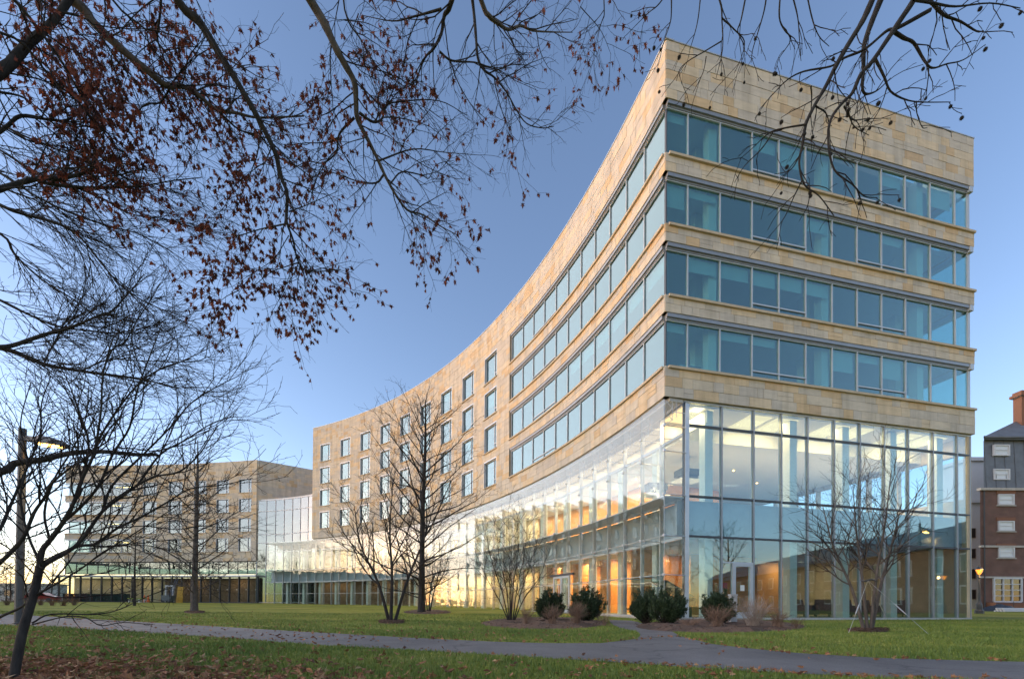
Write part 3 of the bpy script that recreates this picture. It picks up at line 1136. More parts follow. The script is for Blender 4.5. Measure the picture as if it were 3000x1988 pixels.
LAWN = lawn_material()
xs = sorted(set([-420, -300, -200, -150, -110] + list(range(-90, 91, 6)) + [110, 150, 200, 300, 420]))
ys = sorted(set([-120, -80, -50, -30, -20, -12, -6] + list(range(0, 22, 3)) + list(range(22, 100, 3)) + [120, 150, 200, 300, 450, 700]))
m = MB()
idx = {}
for j, y in enumerate(ys):
    for i, x in enumerate(xs):
        idx[i, j] = len(m.v)
        m.v.append((x, y, ground(x, y)))
        m.t.append(0.5)
for j in range(len(ys) - 1):
    for i in range(len(xs) - 1):
        m.f.append((idx[i, j], idx[i + 1, j], idx[i + 1, j + 1], idx[i, j + 1]))
m.build('lawn', LAWN, kind='structure')


def asphalt_material():
    m, t, b, o = newmat('asphalt')
    g = N(t, 'ShaderNodeNewGeometry')
    p = g.outputs['Position']
    a = noise(t, p, 0.6, 5)
    r1 = ramp(t, [(0.3, (0.095, 0.092, 0.096)), (0.7, (0.145, 0.140, 0.145))])
    t.links.new(a, r1.inputs[0])
    st_ = noise(t, p, 0.23, 6, 0.75)
    r3 = ramp(t, [(0.38, (0.72, 0.72, 0.74)), (0.50, (1.0, 1.0, 1.0)), (0.62, (1.18, 1.17, 1.15))])
    t.links.new(st_, r3.inputs[0])
    vo = N(t, 'ShaderNodeTexVoronoi', feature='DISTANCE_TO_EDGE', ins={'Scale': 0.35})
    wv = N(t, 'ShaderNodeVectorMath', operation='MULTIPLY_ADD')
    nz_ = N(t, 'ShaderNodeTexNoise', ins={'Scale': 1.5, 'Detail': 4})
    t.links.new(p, nz_.inputs['Vector'])
    t.links.new(nz_.outputs['Color'], wv.inputs[0])
    wv.inputs[1].default_value = (1.2, 1.2, 0)
    t.links.new(p, wv.inputs[2])
    t.links.new(wv.outputs[0], vo.inputs['Vector'])
    ck = ramp(t, [(0.0, (0.35,) * 3), (0.012, (1, 1, 1))])
    t.links.new(vo.outputs['Distance'], ck.inputs[0])
    f = noise(t, p, 90, 3, 0.8)
    r2 = ramp(t, [(0.3, (0.6,) * 3), (0.7, (1.4,) * 3)])
    t.links.new(f, r2.inputs[0])
    c_ = mix(t, r1.outputs[0], r2.outputs[0], 1.0, 'MULTIPLY')
    c_ = mix(t, c_, r3.outputs[0], 1.0, 'MULTIPLY')
    t.links.new(mix(t, c_, ck.outputs[0], 0.6, 'MULTIPLY'), b.inputs['Base Color'])
    b.inputs['Roughness'].default_value = 0.85
    bump(t, b, f, 0.5, 0.01)
    return m


ASPH = asphalt_material()


def sheet(name, polys, mat, lift, **k):
    """flat sheets following the lawn, cut into strips between two edge lines"""
    mb = MB()
    for ea, eb in polys:
        for i in range(len(ea) - 1):
            for s in range(6):
                def P(e0, e1, u): return (Vector(e0).lerp(Vector(e1), u))
                p = [P(ea[i], eb[i], s / 6), P(ea[i + 1], eb[i + 1], s / 6), P(ea[i + 1], eb[i + 1], (s + 1) / 6), P(ea[i], eb[i], (s + 1) / 6)]
                mb.quad(*[(q.x, q.y, ground(q.x, q.y) + lift) for q in p])
    return mb.build(name, mat, **k)


def gp(*pts):
    return [on_ground(x, y).to_2d() for x, y in pts]


def resample(pts, n):
    d = [0]
    for a, b in zip(pts, pts[1:]): d.append(d[-1] + (b - a).length)
    out = []
    for i in range(n):
        s = d[-1] * i / (n - 1)
        k = max(j for j in range(len(d)) if d[j] <= s + 1e-9)
        if k >= len(pts) - 1: out.append(pts[-1].copy()); continue
        out.append(pts[k].lerp(pts[k + 1], (s - d[k]) / (d[k + 1] - d[k])))
    return out


def wob(pts, a, rg):
    return [p + Vector((rg.uniform(-a, a), rg.uniform(-a, a))) for p in pts]


rw_ = random.Random(3)
top_e = gp((-250, 1791), (40, 1799), (200, 1808), (450, 1823), (700, 1838), (900, 1850), (1150, 1864), (1400, 1877), (1640, 1884), (1760, 1883))
bot_e = gp((-320, 1815), (0, 1829), (200, 1838), (450, 1854), (700, 1870), (900, 1887), (1150, 1900), (1409, 1915), (1640, 1929), (1760, 1936))
join_t = top_e[-1]
top_e2 = gp((1760, 1883), (1867, 1870), (1990, 1862), (2088, 1886), (2303, 1910), (2586, 1927), (2950, 1937), (3500, 1945))
bot_e2 = gp((1760, 1936), (1900, 1945), (2060, 1956), (2246, 1968), (2420, 1976), (2586, 1984), (2960, 1999), (3500, 2012))
br_l = gp((1867, 1870), (1880, 1858), (1862, 1848), (1815, 1838), (1790, 1826), (1785, 1815))
br_r = gp((1990, 1862), (1975, 1852), (1948, 1842), (1915, 1833), (1880, 1824), (1850, 1817))
n_ = 40
PATHS = [(wob(resample(top_e, n_), .02, rw_), wob(resample(bot_e, n_), .02, rw_)), (wob(resample(top_e2, n_), .01, rw_), wob(resample(bot_e2, n_), .01, rw_)), (resample(br_l, 14), resample(br_r, 14))]
PATHS[1][0][0] = PATHS[0][0][-1]; PATHS[1][1][0] = PATHS[0][1][-1]
sheet('path', PATHS[:2], ASPH, 0.004, kind='structure')
sheet('path', PATHS[2:], ASPH, 0.008, kind='structure')


def in_poly(x, y, poly):
    c = False
    j = len(poly) - 1
    for i in range(len(poly)):
        xi, yi, xj, yj = poly[i][0], poly[i][1], poly[j][0], poly[j][1]
        if (yi > y) != (yj > y) and x < (xj - xi) * (y - yi) / (yj - yi) + xi: c = not c
        j = i
    return c


PPOLY = [[*a, *b[::-1]] for a, b in PATHS]
MULCH = tinted('mulch', [(0, (0.05, 0.028, 0.018)), (1, (0.13, 0.07, 0.045))], 0.95, 14, None, 0.4, 1.0, 60)


def bed(pts, rg):
    """a mound of bark chips with a rough rim"""
    P = gp(*pts)
    c = sum(P, Vector((0, 0))) / len(P)
    mb = MB()
    rings = []
    for k in range(7):
        f = 1 - k / 6
        ring = []
        for i, p in enumerate(P):
            q = c + (p - c) * f
            if 0 < k: q += Vector((rg.uniform(-.08, .08), rg.uniform(-.08, .08)))
            ring.append((q.x, q.y, ground(q.x, q.y) + (0.006 if k == 0 else 0.05 + rg.uniform(0, 0.05))))
        rings.append(ring)
    n = len(P)
    for a, b in zip(rings, rings[1:]):
        for i in range(n):
            mb.quad(a[i], a[(i + 1) % n], b[(i + 1) % n], b[i], tint=rg.random())
    # loose chips
    for _ in range(1600):
        i = rg.randrange(n)
        q = c.lerp(P[i].lerp(P[(i + 1) % n], rg.random()), math.sqrt(rg.random()) * 1.03)
        s = rg.uniform(0.02, 0.05)
        a = rg.uniform(0, 6.3)
        z = ground(q.x, q.y) + rg.uniform(0.03, 0.10)
        dx, dy = math.cos(a) * s, math.sin(a) * s
        mb.quad((q.x - dx, q.y - dy, z), (q.x + dy * .4, q.y - dx * .4, z + rg.uniform(-.01, .02)), (q.x + dx, q.y + dy, z + rg.uniform(-.01, .02)), tint=rg.random())
    return mb.build('mulch_bed', MULCH, kind='structure'), P


def oval(cx, cy, rx, ry, n=22):
    return [(cx + rx * math.cos(6.2832 * k / n), cy + ry * math.sin(6.2832 * k / n)) for k in range(n)]


beds = []
rb = random.Random(4)
beds.append(bed(oval(1595, 1825, 185, 17), rb))
beds.append(bed(oval(2110, 1834, 250, 19), rb))
for c_ in ((1148, 1823, 38, 4), (570, 1793, 30, 3), (1252, 1792, 70, 6), (2545, 1849, 60, 4)):
    beds.append(bed(oval(*c_), rb))
BPOLY = [b[1] for b in beds]

# ------------------------------------------------------------------ bark, leaves
def bark(name, c0, c1):
    m, t, b, o = newmat(name)
    g = N(t, 'ShaderNodeNewGeometry')
    f = noise(t, g.outputs['Position'], 14, 5, 0.7, (1, 1, 0.25))
    r = ramp(t, [(0.3, c0), (0.7, c1)])
    t.links.new(f, r.inputs[0])
    t.links.new(r.outputs[0], b.inputs['Base Color'])
    b.inputs['Roughness'].default_value = 0.9
    b.inputs['Specular IOR Level'].default_value = 0.2
    bump(t, b, f, 0.6, 0.02)
    return m


BARK = bark('dark_bark', (0.018, 0.016, 0.016), (0.060, 0.052, 0.048))
BARK2 = bark('grey_bark', (0.055, 0.046, 0.040), (0.15, 0.125, 0.11))
TWIG = bark('twig_bark', (0.016, 0.013, 0.014), (0.045, 0.036, 0.034))
LEAF = tinted('brown_leaf', [(0, (0.06, 0.018, 0.015)), (0.5, (0.14, 0.040, 0.026)), (1, (0.26, 0.075, 0.040))], 0.7, 20, None, 0.2)
_t = LEAF.node_tree                                    # thin dry leaves let some light through
_b, _o = _t.nodes['Principled BSDF'], _t.nodes['Material Output']
_tl = _t.nodes.new('ShaderNodeBsdfTranslucent')
_t.links.new(_b.inputs['Base Color'].links[0].from_socket, _tl.inputs[0])
_mx = _t.nodes.new('ShaderNodeMixShader')
_mx.inputs[0].default_value = 0.4
_t.links.new(_b.outputs[0], _mx.inputs[1])
_t.links.new(_tl.outputs[0], _mx.inputs[2])
_t.links.new(_mx.outputs[0], _o.inputs[0])
LITTER = tinted('fallen_leaf', [(0, (0.14, 0.05, 0.03)), (0.45, (0.26, 0.11, 0.05)), (0.8, (0.36, 0.17, 0.08)), (1, (0.44, 0.28, 0.15))], 0.8, 20, None, 0.2)
EVER = tinted('evergreen_leaf', [(0, (0.012, 0.028, 0.010)), (0.6, (0.030, 0.058, 0.020)), (1, (0.06, 0.095, 0.035))], 0.55, 20, None, 0.2)
DRY = bark('dry_stem', (0.12, 0.075, 0.055), (0.28, 0.19, 0.14))
PALE = bark('pale_stem', (0.20, 0.155, 0.13), (0.40, 0.33, 0.28))


def tilt(d, ang, az):
    u = d.orthogonal().normalized()
    w_ = d.cross(u)
    return (d * math.cos(ang) + (u * math.cos(az) + w_ * math.sin(az)) * math.sin(ang)).normalized()


def wander(rg, p, d, L, n, bend, trop):
    pts = [p.copy()]
    d = d.normalized()
    for i in range(n):
        d = (d + Vector((rg.gauss(0, bend), rg.gauss(0, bend), rg.gauss(0, bend) + trop))).normalized()
        p = p + d * (L / n)
        pts.append(p)
    return pts


def at_frac(pts, f):
    k = f * (len(pts) - 1)
    i = min(int(k), len(pts) - 2)
    return pts[i].lerp(pts[i + 1], k - i), (pts[i + 1] - pts[i]).normalized(), k


def sprout(rg, out, pts, rads, lev, S):
    """children of one branch; S[lev] = dict(n, ratio/len, ang, bend, trop, f0, r)"""
    if lev >= len(S): return
    q = S[lev]
    L0_ = sum((b - a).length for a, b in zip(pts, pts[1:]))
    nn = q['n'] * (L0_ if q.get('per_m') else 1)
    nn = int(nn) + (1 if rg.random() < nn - int(nn) else 0)
    az = rg.uniform(0, 6.28)
    for i in range(nn):
        f = q.get('f0', 0.2) + (1 - q.get('f0', 0.2)) * (i + rg.random()) / nn
        f = min(f, 0.99)
        p, d, k = at_frac(pts, f)
        r_here = rads[int(k)] if hasattr(rads, '__len__') else rads
        az += 2.4 + rg.uniform(-0.6, 0.6)
        dd = tilt(d, q['ang'] + rg.uniform(-.25, .25), az)
        if 'flat' in q: dd = Vector((dd.x, dd.y, dd.z * q['flat'])).normalized()
        if 'push' in q: dd = (dd + q['push']).normalized()
        L = q['len'] * (1 - q.get('taper', 0.5) * f) * rg.uniform(0.6, 1.25)
        r0 = max(min(r_here * 0.65, q['r']), q.get('rmin', 0.0015))
        ns = q.get('segs', 4)
        cp = wander(rg, p, dd, L, ns, q['bend'], q['trop'])
        cr = [r0 + (max(r0 * 0.35, q.get('rmin', 0.0015)) - r0) * j / ns for j in range(ns + 1)]
        out.append((cp, cr, lev))
        sprout(rg, out, cp, cr, lev + 1, S)


def spline(ctrl, per=4):
    """smooth polyline through control points"""
    P = [ctrl[0] * 2 - ctrl[1]] + list(ctrl) + [ctrl[-1] * 2 - ctrl[-2]]
    out = []
    for i in range(1, len(P) - 2):
        for k in range(per):
            t = k / per
            a, b, c, d = P[i - 1], P[i], P[i + 1], P[i + 2]
            out.append(0.5 * ((2 * b) + (c - a) * t + (2 * a - 5 * b + 4 * c - d) * t * t + (3 * b - a - 3 * c + d) * t ** 3))
    out.append(P[-2])
    return out


SID = {0: 5, 1: 4, 2: 3, 3: 3, 4: 3}


def tubes(mb, out, min_lev=0):
    for pts, rads, lev in out:
        if lev >= min_lev: mb.tube(pts, rads, SID.get(lev, 3), tint=0.5)


def leaf_shape(mb, p, d, size, rg, tint, lobes=True):
    """a pointed lobed leaf, folded along its rib"""
    d = d.normalized()
    s = d.orthogonal().normalized()
    a = rg.uniform(0, 6.28)
    s = (s * math.cos(a) + d.cross(s) * math.sin(a)).normalized()
    n = d.cross(s) * (0.18 * size)
    if lobes:
        o = [(0, 0, 0), (.10, .18, 1), (.42, .10, 1), (.16, .36, 1), (.55, .55, 1), (.22, .52, .6), (0, 1.0, 0)]
    else:
        o = [(0, 0, 0), (.16, .25, 1), (.22, .5, 1), (.12, .8, .6), (0, 1.0, 0)]
    L_ = [p + s * (-x * size) + d * (y * size) + n * z for x, y, z in o]
    R_ = [p + s * (x * size) + d * (y * size) + n * z for x, y, z in o]
    mb.quad(*L_, tint=tint)
    mb.quad(*R_[::-1], tint=tint)


# ------------------------------------------------------------------ standing trees
def leader_tree(seed, h, r, lean=(0, 0), lowest=0.16, spread=0.36, n1=46, dense=1.0, up=0.9, twig=0.0035):
    """a bare tree with one straight leader and tiers of fine branches"""
    rg = random.Random(seed)
    ctrl = [Vector((0, 0, -0.1)), Vector((0.0, 0, h * .12)), Vector((lean[0] * .5 + rg.uniform(-.06, .06), lean[1] * .5, h * .45)), Vector((lean[0] + rg.uniform(-.1, .1), lean[1], h * .78)), Vector((lean[0] * 1.2, lean[1] * 1.2, h))]
    tp = spline(ctrl, 5)
    tr = [r * (1.35 if i == 0 else 1) * (1 - 0.93 * i / (len(tp) - 1)) + 0.006 for i in range(len(tp))]
    trunk = MB()
    trunk.tube(tp, tr, 10)
    out = []
    az = 0
    for i in range(n1):
        f = lowest + (0.97 - lowest) * (i + rg.random() * .7) / n1
        p, d, k = at_frac(tp, f)
        az += 2.4 + rg.uniform(-.4, .4)
        e = 0.12 + up * f + rg.uniform(-.15, .15)            # low limbs level, high limbs steep
        dd = Vector((math.cos(az) * math.cos(e), math.sin(az) * math.cos(e), math.sin(e)))
        shape = math.sin(math.pi * min(1, (f - lowest) / (1 - lowest) * .82 + .22)) ** 0.8
        L = h * spread * shape * rg.uniform(.7, 1.1) + h * 0.03
        r0 = min(tr[int(k)] * 0.45, 0.008 + L * 0.010)
        cp = wander(rg, p, dd, L, 7, 0.10, 0.035)
        cr = [r0 + (0.006 - r0) * j / 7 for j in range(8)]
        out.append((cp, cr, 0))
        sprout(rg, out, cp, cr, 1, [None,
            dict(n=3.6 * dense, per_m=True, len=0.30 * L + 0.25, ang=0.75, bend=.13, trop=.05, r=.010, rmin=twig, f0=.12, taper=.55, segs=4),
            dict(n=4.6 * dense, per_m=True, len=0.45, ang=0.7, bend=.16, trop=.05, r=.006, rmin=twig, f0=.1, taper=.4, segs=3)])
    return trunk, out


def vase_tree(seed, h, stems, spread, r, dense=1.0, twig=0.003, n1=7, crown0=0.25):
    """several stems from the ground, branching upward into a round open crown"""
    rg = random.Random(seed)
    trunk = MB()
    out = []
    for k, (dx, dy, hh) in enumerate(stems):
        ctrl = [Vector((dx * .06 + rg.uniform(-.03, .03), dy * .06, -0.08)), Vector((dx * .35, dy * .35, hh * .33)), Vector((dx * .75 + rg.uniform(-.1, .1), dy * .75, hh * .66)), Vector((dx, dy, hh))]
        tp = spline(ctrl, 5)
        rr = r * rg.uniform(.85, 1.1)
        tr = [rr * (1.25 if i == 0 else 1) * (1 - .85 * i / (len(tp) - 1)) for i in range(len(tp))]
        trunk.tube(tp, tr, 8)
        sprout(rg, out, tp, tr, 0, [
            dict(n=n1, len=spread, ang=.62, bend=.12, trop=.05, r=rr * .5, rmin=twig * 1.6, f0=crown0, taper=.45, segs=7),
            dict(n=4.4 * dense, per_m=True, len=.80, ang=.65, bend=.14, trop=.05, r=.011, rmin=twig, f0=.15, taper=.5, segs=4),
            dict(n=5.5 * dense, per_m=True, len=.36, ang=.65, bend=.16, trop=.05, r=.006, rmin=twig, f0=.1, taper=.3, segs=3)])
    return trunk, out


def place_tree(name, label, cat, px, py, made, mat, group=None, rz=0.0, depth=None):
    if depth is None: g = on_ground(px, py)
    else:
        g = at_depth(px, py, depth); g.z = ground(g.x, g.y)
    t = thing(name, label, cat, g, rz, group)
    trunk, out = made
    trunk.build('trunk', mat, t, smooth=True)
    lim, cr = MB(), MB()
    for pts, rads, lev in out:
        (lim if lev == 0 else cr).tube(pts, rads, SID.get(lev, 3))
    if lim.f: lim.build('limbs', mat, t, smooth=True, kind='stuff')
    cr.build('crown', TWIG, t, kind='stuff')
    return t


GT = 'bare young trees planted on the lawn'
D1 = on_ground(1235, 1795).y
place_tree('bare_tree', 'tall bare tree with one straight leader standing before the middle of the curved glass', 'tree', 1235, 1795,
           leader_tree(21, 628 / FPX * D1, 0.25, (0.1, 0), 0.17, 0.38, 62, 0.95, 0.9, .0045), BARK, GT)
D2_ = on_ground(569, 1792).y
place_tree('bare_tree', 'bare single-stemmed tree in a mulch ring standing in front of the far wing windows', 'tree', 569, 1792,
           leader_tree(33, 505 / FPX * D2_, 0.22, (0.05, 0), 0.20, 0.35, 38, 0.95, 0.7, .0048), BARK2, GT)
place_tree('bare_tree', 'small thin bare tree close to the glazed ground floor of the far wing', 'tree', 394, 1770,
           leader_tree(45, 7.8, 0.13, (0, 0), 0.2, 0.30, 26, 0.7, 0.8, 0.006), BARK, GT, depth=44)
D3 = on_ground(1147, 1823).y
k3 = D3 / FPX
place_tree('multi_stem_tree', 'bare tree with three splayed stems rising from one small mulch ring on the lawn', 'tree', 1147, 1823,
           vase_tree(52, 4.6, [(-120 * k3, .2, 350 * k3), (10 * k3, -.4, 400 * k3), (125 * k3, .3, 385 * k3)], 190 * k3, 0.062, 1.05, 0.0036, 14, .30), BARK, GT)
D4 = on_ground(1255, 1790).y
place_tree('multi_stem_tree', 'small bare double-stemmed tree just behind the tall straight tree by the glass', 'tree', 1257, 1790,
           vase_tree(57, 4, [(-.8, 0, 3.6), (.8, .2, 3.8), (.1, .3, 3.7)], 1.5, .05, 1.0, .006, 9, .35), BARK, GT, depth=29)
D5 = on_ground(1500, 1818).y
k5 = D5 / FPX
place_tree('bare_shrub', 'tall bare vase-shaped shrub with many thin stems in the mulch bed before the glass screen', 'shrub', 1497, 1820,
           vase_tree(61, 4, [(dx * k5, dy, hh * k5) for dx, dy, hh in ((-75, 0, 260), (-40, .5, 290), (-10, -.3, 305), (15, .3, 300), (45, -.2, 280), (75, .2, 235), (-100, .3, 190), (100, -.3, 190), (0, .6, 230))], 85 * k5, .024, 1.1, .0036, 9, .24), BARK)
D6 = on_ground(2540, 1848).y
k6 = D6 / FPX
place_tree('staked_tree', 'bare round-crowned tree with two pale trunks held by guy wires before the glazed short facade', 'tree', 2543, 1848,
           vase_tree(74, 4.6, [(-35 * k6, .1, 430 * k6), (60 * k6, -.1, 470 * k6), (-110 * k6, .3, 380 * k6), (120 * k6, .2, 380 * k6)], 205 * k6, .050, 1.05, .0024, 14, .36), BARK2)

# guy wires of the staked tree
WIRE = plain('galvanised_wire', (0.5, 0.5, 0.5), 0.4, 0.8, 0.1)
gq = on_ground(2543, 1848)
gw = thing('guy_wire_kit', 'wire guys with turnbuckles running from the strapped trunks to the grass', 'guy wires', gq)
top = Vector((0, 0, 1.35))
q = MB(); q.tube([top + Vector((.17 * math.cos(a), .12 * math.sin(a), 0.02 * math.sin(3 * a))) for a in [6.2832 * i / 12 for i in range(13)]], 0.02, 5); q.build('strap', DMETAL, gw)
for px, py in ((2485, 1856), (2720, 1856), (2600, 1815)):
    e = on_ground(px, py) - gq
    q = MB(); q.tube([top, top.lerp(e, .5), e], 0.005, 4); wq = q.build('wire', WIRE, gw)
    q = MB(); q.tube([top.lerp(e, .45), top.lerp(e, .50), top.lerp(e, .62), top.lerp(e, .66)], [.007, .013, .013, .007], 6); q.build('turnbuckle', METAL, wq)

# ------------------------------------------------------------------ shrubs
def evergreen(seed, w_, h):
    rg = random.Random(seed)
    lv, st = MB(), MB()
    for i in range(110):
        a = rg.uniform(0, 6.28)
        e = math.acos(rg.uniform(-0.25, 1.0))
        d = Vector((math.sin(e) * math.cos(a) * w_ / 2, math.sin(e) * math.sin(a) * w_ / 2, h * .45 + math.cos(e) * h * .52))
        d *= rg.uniform(.70, 1.06) if rg.random() > .12 else rg.uniform(1.05, 1.22)
        b = Vector((rg.uniform(-.1, .1), rg.uniform(-.1, .1), 0.0))
        mid = b.lerp(d, .55) + Vector((d.x * .12, d.y * .12, -.02))
        pts = spline([b, mid, d], 4)
        st.tube(pts, [.012 - .009 * j / (len(pts) - 1) for j in range(len(pts))], 3)
        for k in range(62):
            f = 1 - abs(rg.gauss(0, .26))
            if f < .15: continue
            p, dd, _ = at_frac(pts, min(.99, f))
            p = p + Vector((rg.gauss(0, .035), rg.gauss(0, .035), rg.gauss(0, .035)))
            leaf_shape(lv, p, tilt(dd + Vector((0, 0, .25)), rg.uniform(.2, 1.0), rg.uniform(0, 6.28)), rg.uniform(.055, .10), rg, rg.random(), False)
    return st, lv


def bush(px, py, w_, h, seed, label):
    t = thing('evergreen_bush', label, 'bush', on_ground(px, py), 0, 'clipped evergreen bushes in the mulch beds')
    st, lv = evergreen(seed, w_, h)
    st.build('stems', BARK, t, kind='stuff')
    lv.build('foliage', EVER, t, kind='stuff')


def kx(px, py): return on_ground(px, py).y / FPX


for px, py, wpx, hpx, seed, lab in (
        (1610, 1818, 84, 92, 1, 'round evergreen bush in the mulch bed beside the tall bare shrub'),
        (1716, 1821, 104, 100, 2, 'larger round evergreen bush at the path end of the bed with the bare shrub'),
        (1893, 1826, 80, 92, 3, 'evergreen bush on the path side of the touching pair at the building corner'),
        (1955, 1830, 96, 105, 4, 'evergreen bush of the touching pair that stands against the glass corner'),
        (2102, 1828, 86, 92, 5, 'single evergreen bush beside the grey post and glass door')):
    bush(px, py, wpx * kx(px, py), hpx * kx(px, py), seed, lab)


def dry_shrub(px, py, w_, h, n, seed, mat, label, curve=0.4, r=0.006, kids=4, grp=None):
    rg = random.Random(seed)
    t = thing('dry_shrub', label, 'shrub', on_ground(px, py), 0, grp)
    mb = MB()
    for i in range(n):
        a = rg.uniform(0, 6.28)
        q_ = math.sqrt(rg.random())
        e = Vector((math.cos(a) * q_ * w_ / 2, math.sin(a) * q_ * w_ / 2, h * rg.uniform(.55, 1.05) * (1 - .25 * q_)))
        b = Vector((rg.gauss(0, .08), rg.gauss(0, .08), 0.02))
        pts = spline([b, b.lerp(e, .5) + Vector((-e.x * curve * .3, -e.y * curve * .3, h * .08)), e], 3)
        mb.tube(pts, [r * (1 - .7 * j / (len(pts) - 1)) for j in range(len(pts))], 3)
        for _ in range(kids):
            p, d, k = at_frac(pts, rg.uniform(.35, .98))
            mb.tube(wander(rg, p, tilt(d, .6, rg.uniform(0, 6.28)), h * rg.uniform(.12, .3), 3, .18, .06), [r * .55, r * .45, r * .4, r * .3], 3)
    mb.build('stems', mat, t, kind='stuff')


GD = 'dry deciduous shrubs in the mulch beds'
for px, py, wpx, hpx, n, seed, mat, lab in (
        (1617, 1834, 70, 62, 60, 1, DRY, 'dry brown twiggy shrub in front of the smaller bush beside the bare shrub'),
        (1690, 1832, 76, 68, 70, 2, DRY, 'dry brown twiggy shrub leaning against the larger bush at the path end'),
        (1545, 1832, 60, 58, 46, 3, DRY, 'low dry shrub between the tall bare shrub and the first bush'),
        (1768, 1833, 50, 40, 26, 4, DRY, 'sparse dry shrub at the tip of the bed where the path turns in'),
        (2100, 1840, 95, 66, 90, 5, DRY, 'dense dry brown shrub in front of the bush beside the grey post'),
        (2020, 1838, 90, 30, 50, 6, DRY, 'low dry ground shrub between the corner bush and the single bush'),
        (2280, 1842, 85, 58, 60, 8, DRY, 'thin dry shrub beside the pale grass-like shrub'),
        (2335, 1842, 60, 36, 26, 9, DRY, 'smallest dry shrub at the lawn end of the door-side bed')):
    k = kx(px, py)
    dry_shrub(px, py, wpx * k, hpx * k * 1.12, int(n * 1.3), seed, mat, lab, r=.0048, grp=GD)
k = kx(2210, 1840)
dry_shrub(2210, 1840, 130 * k, 112 * k, 150, 7, PALE, 'pale wispy shrub with arching stems in front of the glass door', .1, .005, 2, GD)
for i in range(7):
    px = 20 + i * 33
    k = 40 / FPX
    dry_shrub(px, 1772 + (i % 3), 45 * k, 28 * k, 60, 20 + i, DRY, ('first brown hedge shrub, at the frame edge before the lamp pole', 'second brown hedge shrub, just before the lamp pole', 'third brown hedge shrub, showing behind the lamp pole', 'fourth brown hedge shrub, between the lamp pole and the leaning trunk', 'fifth brown hedge shrub, behind the leaning trunk', 'sixth brown hedge shrub, just past the leaning trunk', 'last brown hedge shrub, nearest the far wing')[i], .2, .012, 2, 'brown hedge shrubs at the lawn edge')

# grey post by the door
pp = on_ground(2147, 1826)
gpst = thing('door_post', 'weathered grey post with a sensor plate in front of the glass door', 'post', pp)
q = MB(); q.hexa([(-.11, -.09, -.05), (.11, -.09, -.05), (.11, .09, -.05), (-.11, .09, -.05), (-.11, -.09, 1.02), (.11, -.09, 1.02), (.11, .09, 1.02), (-.11, .09, 1.02)]); q.build('shaft', CONC, gpst)
q = MB(); q.box((0, 0, 1.045), (.26, .22, .05)); q.build('cap', CONC, gpst)
q = MB(); q.box((0.0, -.10, .82), (.11, .02, .13)); q.build('sensor_plate', METAL, gpst)

# ------------------------------------------------------------------ the big trees around the camera
# Their limbs follow real courses through space: each course is given as sight lines with the distance at which the limb passes.
def course(pts, per=4):
    return spline([at_depth(px, py, d) for px, py, d in pts], per)


def limb(out, mb, pts, r0, r1, rg, S, sides=8, name=None):
    n = len(pts)
    rad = [r0 + (r1 - r0) * (i / (n - 1)) ** 0.85 for i in range(n)]
    for i in range(1, n - 1):
        rad[i] *= rg.uniform(.93, 1.08)
    mb.tube(pts, rad, sides)
    sprout(rg, out, pts, rad, 0, S)
    return rad


